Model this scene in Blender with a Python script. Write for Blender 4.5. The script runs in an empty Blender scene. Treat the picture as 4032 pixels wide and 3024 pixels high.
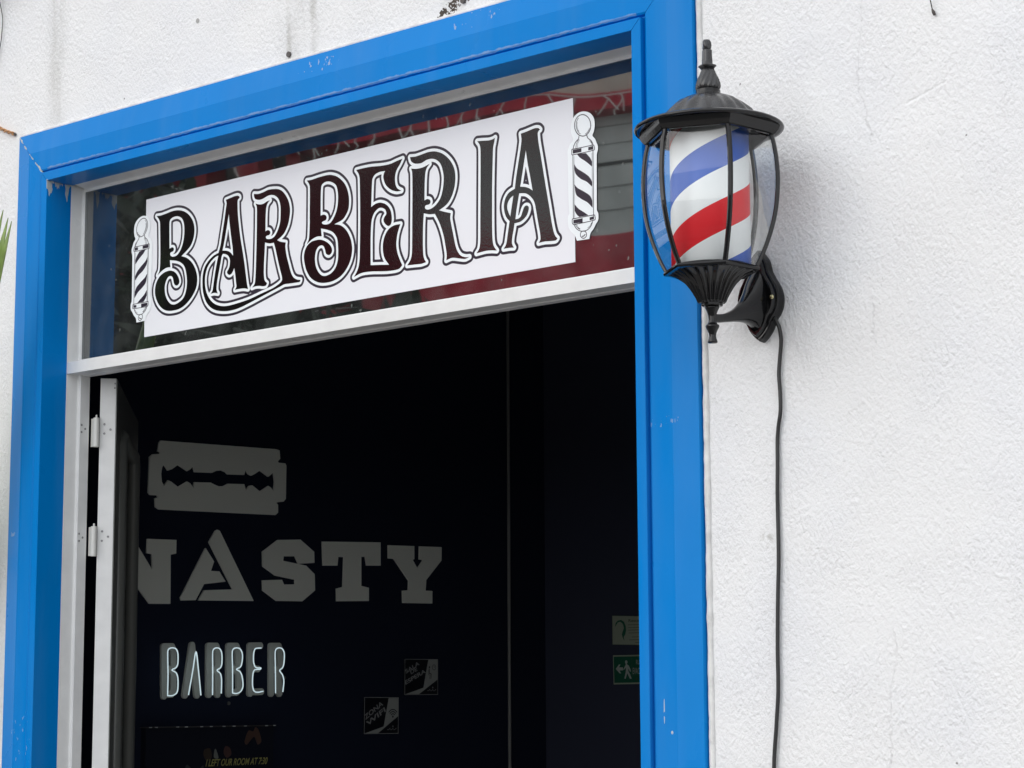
import bpy, bmesh, math, random
import numpy as np
from mathutils import Vector, Matrix
random.seed(7)
S = bpy.context.scene
COL = S.collection
# ---------------------------------------------------------------- camera
cd = bpy.data.cameras.new('camera'); cam = bpy.data.objects.new('camera', cd); COL.objects.link(cam); S.camera = cam
cd.sensor_fit = 'HORIZONTAL'; cd.sensor_width = 36.0; cd.lens = 75.923; cd.clip_start = .05; cd.clip_end = 500
_r = Vector((.75804206, .652188, -.00480142)); _u = Vector((.09797267, -.10658978, .98946449)); _f = Vector((-.64480508, .7505261, .14469613))
_m = Matrix((_r, _u, -_f)).transposed().to_4x4(); _m.translation = Vector((2.3034, -2.22, 1.55)); cam.matrix_world = _m
# ---------------------------------------------------------------- sky and sun (bright overcast day)
EXPO = .68
SUN_EL, SUN_AZ = math.radians(25), math.radians(-20)      # azimuth from -Y (street side) towards +X ; negative = towards -X
sdir = Vector((math.sin(SUN_AZ)*math.cos(SUN_EL), -math.cos(SUN_AZ)*math.cos(SUN_EL), math.sin(SUN_EL)))
w = bpy.data.worlds.new('World'); S.world = w; w.use_nodes = True
nt = w.node_tree; nt.nodes.clear()
sky = nt.nodes.new('ShaderNodeTexSky'); sky.sky_type = 'NISHITA'; sky.sun_disc = False
sky.sun_elevation = SUN_EL; sky.sun_rotation = math.atan2(sdir.x, sdir.y); sky.dust_density = .6; sky.air_density = 1.0
hs = nt.nodes.new('ShaderNodeHueSaturation'); hs.inputs['Saturation'].default_value = .22
bg = nt.nodes.new('ShaderNodeBackground'); bg.inputs['Strength'].default_value = .15
wo = nt.nodes.new('ShaderNodeOutputWorld')
nt.links.new(sky.outputs[0], hs.inputs['Color']); cl = nt.nodes.new('ShaderNodeMix'); cl.data_type = 'RGBA'; cl.inputs[0].default_value = .7; cl.inputs[7].default_value = (6.2, 6.35, 6.6, 1)      # even cloud cover over the clear sky
nt.links.new(hs.outputs[0], cl.inputs[6]); nt.links.new(cl.outputs[2], bg.inputs[0]); nt.links.new(bg.outputs[0], wo.inputs[0])
sl = bpy.data.lights.new('sun', 'SUN'); sl.energy = .6; sl.angle = math.radians(60); sl.color = (1.0, .96, .91)
so = bpy.data.objects.new('sun', sl); COL.objects.link(so); so.rotation_euler = sdir.to_track_quat('Z', 'Y').to_euler(); so.location = (-3, -6, 8)
S.view_settings.view_transform = 'Standard'; S.view_settings.look = 'None'; S.view_settings.gamma = 1.0; S.view_settings.exposure = EXPO
S.render.engine = 'CYCLES'
S.cycles.max_bounces = 10; S.cycles.transparent_max_bounces = 16; S.cycles.caustics_reflective = False; S.cycles.caustics_refractive = False
# ---------------------------------------------------------------- helpers
def lin(r, g, b):
    f = lambda c: (c/255/12.92) if c <= 10 else ((c/255+.055)/1.055)**2.4
    return (f(r), f(g), f(b), 1)
def mat(name, col=(.5, .5, .5), rough=.5, metal=0, spec=.5, coat=0, bump=None, mottle=None, emit=None):
    """bump=(scale, distance[, detail]); mottle=(scale, amount)"""
    m = bpy.data.materials.new(name); m.use_nodes = True; t = m.node_tree; b = t.nodes['Principled BSDF']
    c = tuple(col[:3])+(1,)
    b.inputs['Base Color'].default_value = c; b.inputs['Roughness'].default_value = rough; b.inputs['Metallic'].default_value = metal
    b.inputs['Specular IOR Level'].default_value = spec; b.inputs['Coat Weight'].default_value = coat; b.inputs['Coat Roughness'].default_value = .08
    tc = t.nodes.new('ShaderNodeTexCoord')
    if mottle:
        n = t.nodes.new('ShaderNodeTexNoise'); n.inputs['Scale'].default_value = mottle[0]; n.inputs['Detail'].default_value = 5
        t.links.new(tc.outputs['Object'], n.inputs['Vector'])
        r = t.nodes.new('ShaderNodeMapRange'); r.inputs[1].default_value = .3; r.inputs[2].default_value = .7
        r.inputs[3].default_value = 1-mottle[1]; r.inputs[4].default_value = 1+mottle[1]*.4
        t.links.new(n.outputs['Fac'], r.inputs[0])
        mx = t.nodes.new('ShaderNodeVectorMath'); mx.operation = 'SCALE'; mx.inputs[0].default_value = c[:3]
        t.links.new(r.outputs[0], mx.inputs['Scale']); t.links.new(mx.outputs[0], b.inputs['Base Color'])
        r2 = t.nodes.new('ShaderNodeMapRange'); r2.inputs[1].default_value = .3; r2.inputs[2].default_value = .7
        r2.inputs[3].default_value = rough*1.25; r2.inputs[4].default_value = rough*.85
        t.links.new(n.outputs['Fac'], r2.inputs[0]); t.links.new(r2.outputs[0], b.inputs['Roughness'])
    if bump:
        n = t.nodes.new('ShaderNodeTexNoise'); n.inputs['Scale'].default_value = bump[0]; n.inputs['Detail'].default_value = bump[2] if len(bump) > 2 else 3
        t.links.new(tc.outputs['Object'], n.inputs['Vector'])
        bp = t.nodes.new('ShaderNodeBump'); bp.inputs['Distance'].default_value = bump[1]; bp.inputs['Strength'].default_value = 1
        t.links.new(n.outputs['Fac'], bp.inputs['Height']); t.links.new(bp.outputs[0], b.inputs['Normal'])
    if emit:
        b.inputs['Emission Color'].default_value = tuple(emit[:3])+(1,); b.inputs['Emission Strength'].default_value = emit[3]
    return m
def mesh(name, vs, fs, m, parent=None, smooth=False, bevel=0):
    me = bpy.data.meshes.new(name); me.from_pydata([tuple(v) for v in vs], [], fs); me.validate(); me.update()
    if smooth: me.polygons.foreach_set('use_smooth', [True]*len(me.polygons))
    return link(name, me, m, parent, bevel)
def link(name, me, m, parent=None, bevel=0):
    o = bpy.data.objects.new(name, me); COL.objects.link(o)
    if m is not None: me.materials.clear(); me.materials.append(m)
    if parent: o.parent = parent; o.matrix_parent_inverse = pinv(parent)
    if bevel:
        b = o.modifiers.new('bevel', 'BEVEL'); b.width = bevel; b.segments = 2; b.limit_method = 'ANGLE'; b.angle_limit = math.radians(40)
    return o
def pinv(p): return Matrix.Translation(p.location).inverted() if p.type == 'EMPTY' else Matrix.Identity(4)   # meshes carry world coordinates
def tag(o, label=None, cat=None, group=None, kind=None):
    if label: o['label'] = label
    if cat: o['category'] = cat
    if group: o['group'] = group
    if kind: o['kind'] = kind
    return o
def thing(name, loc, label, cat, group=None):
    o = bpy.data.objects.new(name, None); COL.objects.link(o); o.location = loc; o.empty_display_size = .1
    return tag(o, label, cat, group)
def boxv(x0, x1, y0, y1, z0, z1, vs=None, fs=None):
    vs = [] if vs is None else vs; fs = [] if fs is None else fs
    k = len(vs)
    vs += [(x0, y0, z0), (x1, y0, z0), (x1, y1, z0), (x0, y1, z0), (x0, y0, z1), (x1, y0, z1), (x1, y1, z1), (x0, y1, z1)]
    fs += [tuple(k+i for i in f) for f in ((0, 3, 2, 1), (4, 5, 6, 7), (0, 1, 5, 4), (1, 2, 6, 5), (2, 3, 7, 6), (3, 0, 4, 7))]
    return vs, fs
def box(name, x0, x1, y0, y1, z0, z1, m, parent=None, bevel=0):
    vs, fs = boxv(x0, x1, y0, y1, z0, z1); return mesh(name, vs, fs, m, parent, bevel=bevel)
def loft(rings, close=True, caps=True):
    vs, fs = [], []; n = len(rings[0])
    for r in rings: vs += [tuple(p) for p in r]
    for i in range(len(rings)-1):
        for j in range(n if close else n-1):
            a, b = i*n+j, i*n+(j+1) % n; fs.append((a, b, b+n, a+n))
    if caps: fs.append(tuple(range(n))[::-1]); fs.append(tuple(range((len(rings)-1)*n, len(rings)*n)))
    return vs, fs
def lathe(prof, cx, cy, n=48, fn=None):
    rings = []
    for r, z in prof:
        rings.append([(cx+(r*(fn(2*math.pi*j/n, z) if fn else 1))*math.cos(2*math.pi*j/n), cy+(r*(fn(2*math.pi*j/n, z) if fn else 1))*math.sin(2*math.pi*j/n), z) for j in range(n)])
    return loft(rings)
def crs(pts, k=8, closed=False, corners=None):
    """Catmull-Rom through points (tuples of any dimension); corners = set of indices kept sharp"""
    P = [np.array(p, float) for p in pts]; n = len(P); out = []
    corners = corners or set(); rng = range(n if closed else n-1)
    for i in rng:
        p1, p2 = P[i], P[(i+1) % n]
        p0 = P[(i-1) % n] if (closed or i > 0) else p1
        p3 = P[(i+2) % n] if (closed or i+2 < n) else p2
        if i in corners: p0 = p1 - (p2-p1)*.3
        if (i+1) % n in corners: p3 = p2 + (p2-p1)*.3
        m1, m2 = (p2-p0)/2, (p3-p1)/2
        L = np.linalg.norm(p2-p1)
        for mm in (m1, m2):
            l = np.linalg.norm(mm)
            if l > L: mm *= L/l
        for j in range(k):
            t = j/k; t2 = t*t; t3 = t2*t
            out.append((2*t3-3*t2+1)*p1+(t3-2*t2+t)*m1+(-2*t3+3*t2)*p2+(t3-t2)*m2)
    if not closed: out.append(P[-1])
    return out
def tube(path, r, n=10, rads=None):
    P = [Vector(p) for p in path]; rings = []; up = Vector((.13, .31, .94))
    prev = None
    for i, p in enumerate(P):
        d = (P[min(i+1, len(P)-1)]-P[max(i-1, 0)]).normalized()
        if prev is None: a = d.cross(up if abs(d.dot(up)) < .95 else Vector((1, 0, 0))).normalized()
        else: a = (prev-d*prev.dot(d)).normalized()
        prev = a; b = d.cross(a); rr = rads[i] if rads else r
        rings.append([p+a*rr*math.cos(2*math.pi*j/n)+b*rr*math.sin(2*math.pi*j/n) for j in range(n)])
    return loft(rings)
def dec(s):
    pts, cor = [], set()
    for t in s.split():
        q = t.split(',')
        if len(q) > 2: cor.add(len(pts))
        pts.append((int(q[0])*1e-4, int(q[1])*1e-4))
    return pts, cor
def smooth_loop(s, k=5): p, c = dec(s); return np.array(crs(p, k, True, c))
def poly_loop(s): return np.array(dec(s)[0])
# --- flat shapes: signed distance field -> contours -> filled sheet (printed graphics, cut-out letters)
def field(fills, strokes, x0, z0, nx, nz, h):
    X = x0+np.arange(nx)*h; Z = z0+np.arange(nz)*h; GX, GZ = np.meshgrid(X, Z, indexing='ij')
    F = np.full((nx, nz), 1.0)
    def segd(ax, az, bx, bz, pad, D):
        i0 = max(int((min(ax, bx)-pad-x0)/h), 0); i1 = min(int((max(ax, bx)+pad-x0)/h)+2, nx)
        k0 = max(int((min(az, bz)-pad-z0)/h), 0); k1 = min(int((max(az, bz)+pad-z0)/h)+2, nz)
        if i1 <= i0 or k1 <= k0: return
        gx, gz = GX[i0:i1, k0:k1], GZ[i0:i1, k0:k1]; dx, dz = bx-ax, bz-az; L = dx*dx+dz*dz+1e-18
        t = np.clip(((gx-ax)*dx+(gz-az)*dz)/L, 0, 1)
        D[i0:i1, k0:k1] = np.minimum(D[i0:i1, k0:k1], np.hypot(gx-ax-t*dx, gz-az-t*dz))
    for loops in fills:
        D = np.full((nx, nz), .02); ins = np.zeros((nx, nz), bool)
        for L in loops:
            for i in range(len(L)):
                (ax, az), (bx, bz) = L[i], L[(i+1) % len(L)]
                segd(ax, az, bx, bz, .02, D)
                if az != bz:
                    k0 = max(int(math.ceil((min(az, bz)-z0)/h)), 0); k1 = min(int(math.ceil((max(az, bz)-z0)/h)), nz)
                    for k in range(k0, k1):
                        xc = ax+(Z[k]-az)/(bz-az)*(bx-ax); ii = int(math.ceil((xc-x0)/h)); ii = max(ii, 0)
                        ins[ii:, k] ^= True
        F = np.minimum(F, np.where(ins, -D, D))
    for L, wd in strokes:
        D = np.full((nx, nz), .05)
        for i in range(len(L)-1): segd(L[i][0], L[i][1], L[i+1][0], L[i+1][1], wd+.01, D)
        F = np.minimum(F, D-wd/2)
    return F
def contours(F, x0, z0, h, off=0.0):
    G = F-off; G = np.where(G == 0, 1e-9, G); nx, nz = G.shape; neg = G < 0
    c = neg[:-1, :-1].astype(int)+2*neg[1:, :-1]+4*neg[1:, 1:]+8*neg[:-1, 1:]
    segs = {}
    def ept(e):
        i, k, d = e
        a = G[i, k]; b = G[i+1, k] if d == 0 else G[i, k+1]; t = a/(a-b)
        return (x0+(i+(t if d == 0 else 0))*h, z0+(k+(t if d == 1 else 0))*h)
    for i, k in zip(*np.nonzero((c > 0) & (c < 15))):
        i = int(i); k = int(k); v = c[i, k]; B, R_, T_, L_ = (i, k, 0), (i+1, k, 1), (i, k+1, 0), (i, k, 1)
        tb = {1: [(L_, B)], 2: [(B, R_)], 3: [(L_, R_)], 4: [(R_, T_)], 5: [(L_, T_), (R_, B)], 6: [(B, T_)], 7: [(L_, T_)], 8: [(T_, L_)], 9: [(T_, B)], 10: [(B, L_), (T_, R_)], 11: [(T_, R_)], 12: [(R_, L_)], 13: [(R_, B)], 14: [(B, L_)]}[int(v)]
        for a, b in tb: segs[a] = b
    loops = []
    while segs:
        a, b = segs.popitem(); L = [a]
        while b != a:
            L.append(b); b2 = segs.pop(b, None)
            if b2 is None: break
            b = b2
        P = np.array([ept(e) for e in L])
        if len(P) > 6:
            keep = simplify(P, h*.12); loops.append(keep)
    return loops
def simplify(P, eps):
    n = len(P); far = int(np.argmax(((P-P[0])**2).sum(1)))
    def dp(a, b):
        st = [(a, b)]; kp = {a, b}
        while st:
            a, b = st.pop()
            if b-a < 2: continue
            p, q = P[a], P[b % n]; d = q-p; l = np.hypot(*d)+1e-12
            Q = P[a+1:b]; dist = np.abs((Q[:, 0]-p[0])*d[1]-(Q[:, 1]-p[1])*d[0])/l; j = int(np.argmax(dist))
            if dist[j] > eps: j += a+1; kp.add(j); st += [(a, j), (j, b)]
        return kp
    ks = sorted((dp(0, far) | dp(far, n)) - {n}); return P[ks]
def sheet(name, loops, fn, m, parent=None, thick=0.0):
    """fill loops (a,b); fn(a,b,t) -> world point, t is height above the face"""
    cu = bpy.data.curves.new(name, 'CURVE'); cu.dimensions = '2D'; cu.fill_mode = 'BOTH' if thick else 'BOTH'
    cu.extrude = thick/2
    for L in loops:
        sp = cu.splines.new('POLY'); sp.points.add(len(L)-1); sp.use_cyclic_u = True
        for p, q in zip(sp.points, L): p.co = (float(q[0]), float(q[1]), 0, 1)
    o = bpy.data.objects.new(name, cu); COL.objects.link(o)
    dg = bpy.context.evaluated_depsgraph_get(); me = bpy.data.meshes.new_from_object(o.evaluated_get(dg))
    bpy.data.objects.remove(o); bpy.data.curves.remove(cu)
    for v in me.vertices: v.co = Vector(fn(v.co.x, v.co.y, v.co.z+thick/2))
    me.name = name; me.update()
    return link(name, me, m, parent)
def shape(name, fills, strokes, fn, m, parent=None, off=0.0, h=.0005, thick=0.0, pad=.012):
    pts = np.concatenate([l for f in fills for l in f]+[np.array(s[0]) for s in strokes]); lo = pts.min(0)-pad; hi = pts.max(0)+pad
    nx, nz = int((hi[0]-lo[0])/h)+1, int((hi[1]-lo[1])/h)+1
    F = field(fills, strokes, lo[0], lo[1], nx, nz, h)
    return sheet(name, contours(F, lo[0], lo[1], h, off), fn, m, parent, thick)
def text(name, body, org, xd, yd, m, parent, width=None, height=None, shear=0, thick=.0004, bold=0.0, align='LEFT'):
    cu = bpy.data.curves.new(name, 'FONT'); cu.body = body; cu.size = 1; cu.shear = shear; cu.offset = bold
    o = bpy.data.objects.new(name, cu); COL.objects.link(o)
    dg = bpy.context.evaluated_depsgraph_get(); me = bpy.data.meshes.new_from_object(o.evaluated_get(dg))
    bpy.data.objects.remove(o); bpy.data.curves.remove(cu)
    xs = [v.co.x for v in me.vertices]; ys = [v.co.y for v in me.vertices]
    x0, x1, y0, y1 = min(xs), max(xs), min(ys), max(ys)
    sx = width/(x1-x0) if width else height/(y1-y0); sy = height/(y1-y0) if height else sx
    xd = Vector(xd).normalized(); yd = Vector(yd).normalized(); org = Vector(org)
    for v in me.vertices: v.co = org+xd*(v.co.x-x0)*sx+yd*(v.co.y-y0)*sy
    me.update(); return link(name, me, m, parent)
BY=2.0419
TRIMY=1.8816
SIGN={'B1': ['-4263,23468,c -4147,23463 -4017,23475 -3870,23492 -3722,23485 -3575,23444 -3446,23363 -3352,23251 -3309,23122 -3319,22989 -3379,22864 -3467,22791 -3619,22702,c -3482,22652 -3353,22555 -3260,22421 -3220,22283 -3238,22140 -3322,22017 -3463,21902 -3624,21836 -3787,21820 -3953,21836 -4083,21893 -4188,21992 -4257,22123 -4269,22236 -4244,22331 -4173,22421 -4063,22480 -3934,22500 -3842,22487 -3749,22438 -3683,22356 -3659,22280 -3689,22235 -3744,22229 -3790,22266 -3810,22324 -3830,22375 -3877,22406 -3941,22396 -3994,22336 -4023,22241 -4007,22116 -3948,22011 -3864,21939 -3772,21918 -3663,21939 -3556,21998 -3495,22100 -3471,22243 -3494,22404 -3542,22520 -3626,22593 -3736,22639 -3906,22674,c -3890,22555,c -3991,22557 -4101,22522 -4211,22463,c -4166,22531 -4151,22640 -4153,22887 -4167,23199 -4177,23350 -4201,23403', '-3921,22867,c -3871,22882 -3825,22872 -3811,22839 -3833,22812 -3888,22801 -3902,22772 -3877,22738 -3821,22721 -3739,22731 -3667,22782 -3606,22872 -3569,22989 -3558,23122 -3574,23247 -3627,23335 -3720,23383 -3821,23389 -3903,23365 -3933,23313 -3929,23103'], 'B2': ['-689,23490,c -574,23487 -421,23500 -246,23504 -137,23489 -6,23436 124,23329 200,23208 239,23062 230,22909 182,22824 97,22751 -75,22707,c 65,22668 184,22576 270,22448 310,22311 304,22189 263,22072 179,21960 52,21870 -120,21823 -314,21825 -467,21868 -599,21956 -689,22093 -735,22256 -726,22364 -672,22450 -584,22501 -475,22516 -354,22504 -234,22451 -147,22376 -120,22310 -141,22259 -193,22243 -250,22274 -272,22339 -303,22395 -354,22418 -425,22400 -477,22329 -493,22207 -459,22077 -381,21974 -283,21929 -143,21950 -36,22036 10,22168 8,22369 -19,22489 -106,22587 -247,22650 -367,22683,c -349,22560,c -453,22568 -563,22540 -677,22479,c -633,22555 -618,22709 -617,23024 -622,23387 -651,23447', '-374,22885,c -315,22894 -261,22872 -243,22833 -264,22801 -314,22790 -347,22776 -325,22747 -259,22730 -183,22734 -119,22776 -55,22860 -13,22962 3,23100 -9,23226 -49,23318 -147,23381 -256,23403 -343,23378 -370,23323 -377,23144'], 'E': ['389,23480,c 506,23484 696,23480 926,23457 1102,23454 1236,23477 1359,23494,c 1308,23419 1236,23332 1206,23230 1217,23122 1258,23054 1340,23008,c 1238,23012 1114,23062 1010,23155 964,23270 978,23336 1003,23363,c 885,23367 791,23344 739,23291 725,23201 716,22972 710,22854,c 804,22890 908,22893 1033,22839 1116,22742 1143,22617 1127,22536 1076,22509 1013,22545 972,22605 988,22655 1029,22702 1008,22767 940,22808 867,22811 784,22763 732,22679 712,22575 703,22362 706,21963,c 893,21943 1089,21918,c 1006,22016 964,22127 963,22264 1004,22379 1086,22466 1199,22502 1321,22502,c 1285,22429 1251,22328 1237,22195 1262,22071 1313,21958 1360,21874,c 1304,21832 1222,21820 1038,21827 727,21864 518,21869 354,21830,c 412,21898 454,21985 474,22119 480,22701 465,23321 443,23409'], 'R2': ['1512,23491,c 1623,23480 1744,23489 1885,23503 2025,23489 2183,23422 2321,23301 2400,23169 2423,23031 2399,22872 2331,22734 2242,22651 2100,22592,c 2203,22554 2331,22515,c 2321,22439 2340,22348 2379,22194 2437,21980 2515,21866 2611,21823 2692,21815,c 2611,21797 2495,21820 2359,21847 2244,21827,c 2252,21903 2232,22024 2183,22223 2104,22412 2015,22552,c 1906,22562 1796,22593,c 1782,22431 1777,22133 1787,21967 1811,21897 1843,21855,c 1747,21842 1607,21850 1462,21857,c 1526,21929 1556,22029 1561,22388 1564,22990 1559,23248 1537,23312,c 1644,23290 1765,23289 1845,23306 1909,23321,c 1841,23247 1815,23100 1808,22783,c 1856,22797 1912,22780 1930,22740 1902,22712 1836,22707 1816,22683 1836,22650 1886,22636 1956,22644 2045,22689 2124,22767 2173,22893 2193,23054 2174,23176 2124,23289 2045,23358 1945,23392 1845,23389 1745,23361 1624,23371 1542,23417'], 'AR': ['-2558,23477,c -2467,23489 -2354,23504 -2278,23502 -2237,23481 -2230,23458,c -2271,23432 -2276,23368 -2269,23236 -2241,23037 -2189,22770 -2107,22436 -2056,22172 -2029,22040 -2001,21947,c -2098,21970 -2210,21976 -2309,21974,c -2277,22021 -2288,22100 -2309,22231 -2334,22332,c -2366,22278 -2403,22244 -2450,22235 -2494,22263 -2499,22296 -2462,22342 -2441,22404 -2440,22482 -2476,22545 -2543,22585 -2610,22599,c -2637,22561 -2663,22448 -2707,22284 -2742,22133 -2748,22043 -2733,21995 -2710,21967,c -2796,21987 -2888,21983,c -2845,22029 -2823,22143 -2785,22334 -2750,22473 -2718,22586,c -2790,22569 -2885,22517 -2969,22437 -3015,22339 -3032,22236 -3019,22104 -2968,21980 -2870,21863 -2734,21782 -2544,21739 -2318,21743 -1983,21778 -1708,21833 -1436,21887 -1292,21938 -1229,21980 -1225,22036 -1268,22156 -1325,22328 -1382,22514 -1420,22611,c -1520,22614 -1621,22644,c -1628,22498 -1639,22308 -1640,22142 -1620,22038 -1565,21986,c -1591,21951 -1655,21947 -1747,21965 -1839,21968 -1909,21957,c -1849,22017 -1833,22142 -1823,22397 -1817,22781 -1818,23168 -1826,23259 -1854,23306,c -1752,23276 -1660,23278 -1578,23304 -1519,23308,c -1568,23271 -1600,23211 -1614,23072 -1615,22822,c -1570,22835 -1524,22822 -1501,22786 -1526,22752 -1581,22747 -1605,22731 -1586,22700 -1540,22686 -1467,22686 -1395,22720 -1324,22811 -1280,22932 -1273,23059 -1279,23187 -1322,23296 -1396,23359 -1478,23388 -1570,23387 -1680,23359 -1772,23354 -1856,23380 -1888,23424 -1894,23470,c -1792,23454 -1681,23462 -1572,23483 -1462,23479 -1334,23458 -1242,23412 -1151,23320 -1086,23208 -1057,23077 -1073,22952 -1107,22843 -1178,22739 -1249,22686 -1343,22642,c -1266,22606 -1148,22576,c -1156,22508 -1127,22364 -1080,22232 -1025,22085 -970,22003 -898,21958 -809,21938,c -826,21909 -915,21908 -1076,21912 -1165,21915 -1255,21893 -1435,21849 -1707,21782 -1982,21714 -2260,21659 -2504,21653 -2732,21691 -2887,21761 -3004,21880 -3076,22046 -3093,22205 -3083,22334 -3037,22446 -2943,22538 -2829,22601 -2715,22631,c -2670,22748 -2627,22951 -2584,23154 -2550,23345 -2538,23421', '-2481,23236,c -2458,23070 -2416,22842 -2378,22655 -2366,22537,c -2430,22597 -2506,22634 -2620,22653,c -2594,22738 -2550,22914 -2507,23116'], 'I': ['2849,23499,c 2945,23489 3072,23472 3151,23477 3191,23491,c 3175,23424 3154,23342 3142,23076 3132,22713 3130,22229 3137,22011 3160,21911 3217,21834,c 3128,21850 3018,21859 2923,21854 2831,21847,c 2884,21914 2903,22021 2906,22384 2911,22870 2913,23359 2897,23436'], 'A2': ['3679,23465,c 3760,23472 3852,23486 3944,23497 4005,23486 4035,23459,c 4008,23446 3992,23413 4003,23291 4040,23105 4076,22920 4134,22613 4191,22331 4234,22100 4270,21954 4299,21891 4336,21850,c 4306,21825 4217,21828 4112,21838 3998,21834,c 4029,21883 4022,21978 3990,22125 3957,22284 3935,22395 3897,22472 3829,22542 3753,22584 3643,22602,c 3622,22515 3590,22364 3569,22236,c 3628,22239 3674,22268 3705,22335 3736,22390 3775,22404 3813,22384 3817,22341 3789,22274 3735,22223 3658,22187 3553,22181,c 3534,22085 3510,21993 3502,21911 3517,21861 3540,21831,c 3455,21840 3347,21841,c 3394,21902 3418,22007 3442,22135 3461,22226,c 3404,22285 3365,22375 3355,22473 3382,22565 3445,22639 3561,22681,c 3585,22833 3633,23066 3673,23252 3690,23370', '3770,23206,c 3802,23014 3847,22815 3891,22601,c 3830,22644 3754,22676 3662,22695,c 3686,22805 3733,23025', '3533,22587,c 3475,22556 3428,22497 3417,22427 3443,22351 3474,22290,c 3498,22415']}
POLE_BASE='4834,23576 4944,23530 5009,23447 5022,23351 5006,23260 4981,23206 5027,23151 5048,23100 5072,23049 5074,22990 5053,22924 5046,22435 5045,22139 5068,22095 5066,22002 5025,21951 4981,21888 4929,21837 4907,21759,c 4688,21765,c 4652,21849,c 4572,21925 4536,22000 4533,22129 4560,22172 4544,22398 4539,22952 4537,23059 4578,23147 4638,23207 4602,23308 4600,23415 4642,23514 4724,23570'
POLE_FILL=['4702,22989,c 4864,22976,c 4936,22897 4967,22833 4966,22769,c 4862,22856 4760,22927', '4649,22863,c 4700,22790 4802,22720 4903,22645 4961,22565 4963,22486,c 4873,22568 4757,22634 4669,22730', '4653,22568,c 4711,22506 4828,22435 4929,22360 4969,22273 4970,22185,c 4884,22274 4768,22345 4681,22423', '4653,22287,c 4722,22212 4824,22144 4896,22092,c 4736,22093,c 4685,22141 4653,22205', '4629,23061,c 4784,23060,c 4783,23007,c 4628,23008,c', '4906,23054,c 4993,23057,c 4993,23006,c 4905,23008,c', '4629,22066,c 4794,22067,c 4793,22008,c 4629,22015,c', '4918,22060,c 4995,22065,c 4994,22022,c 4917,22019,c']
POLE_STROKE=[('4953,23355 4948,23316 4933,23282 4910,23255 4880,23236 4845,23226 4808,23228 4771,23240 4736,23261 4707,23291 4684,23327 4670,23366 4666,23407 4671,23446 4686,23480 4709,23508 4739,23527 4774,23536 4812,23534 4849,23522 4883,23500 4913,23471 4935,23435 4949,23395 4953,23355', 8), ('4772,23266 4762,23272 4753,23279 4744,23287 4736,23295 4728,23304 4721,23314 4715,23324 4709,23335 4704,23346 4700,23358 4697,23369 4695,23381 4694,23393 4694,23404 4694,23416 4696,23427 4698,23438 4701,23448 4706,23458 4711,23467 4716,23476 4723,23484 4730,23491 4738,23498', 5), ('4929,23316 4928,23312 4926,23307 4924,23303 4922,23299 4920,23295 4917,23292 4915,23288 4912,23285 4909,23281 4906,23278 4903,23275 4900,23272 4897,23269 4894,23267 4890,23264 4887,23262 4883,23260 4879,23257 4875,23256 4871,23254 4867,23252 4863,23251 4859,23250 4855,23249', 6), ('4745,23304 4741,23309 4737,23314 4734,23319 4730,23324 4727,23330 4724,23335 4722,23341 4719,23347 4717,23352 4715,23358 4713,23364 4712,23370 4710,23376 4709,23382 4709,23389 4708,23395 4708,23401 4709,23407 4709,23413 4710,23418 4711,23424 4712,23430 4713,23435 4715,23441', 4), ('4742,23238 4734,23202 4682,23164 4652,23122 4636,23075', 8), ('4881,23229 4899,23185 4954,23140 4979,23100 4989,23069', 8), ('4734,23190 4696,23138 4685,23075', 5), ('4752,23187 4718,23134 4710,23076', 3), ('4932,23141 4965,23103 4973,23066', 5), ('4611,23070 4996,23068 5008,23054 5007,22996 4621,22992 4611,23005 4611,23070', 7), ('4631,22990 4633,22619 4629,22080', 7), ('4653,22968 4652,22088', 3), ('4988,22987 4987,22561 4986,22072', 7), ('4969,22961 4968,22215', 3), ('4610,22083 4998,22082 5009,22069 5009,22011 4639,22002 4610,22024 4610,22083', 7), ('4639,22002 4675,21944 4733,21901 4799,21883 4879,21891 4938,21935 4971,21994', 7), ('4661,21999 4697,21950 4741,21917', 5), ('4683,21996 4719,21944 4751,21921', 3), ('4956,21984 4924,21940 4882,21914', 4), ('4861,21826 4859,21813 4853,21802 4844,21793 4833,21786 4819,21783 4805,21783 4791,21787 4777,21794 4766,21804 4757,21816 4752,21829 4750,21842 4752,21855 4758,21867 4767,21876 4778,21883 4792,21886 4806,21885 4821,21882 4834,21875 4845,21865 4854,21853 4859,21840 4861,21826', 7), ('4783,21812 4813,21814 4835,21834', 9)]
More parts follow.
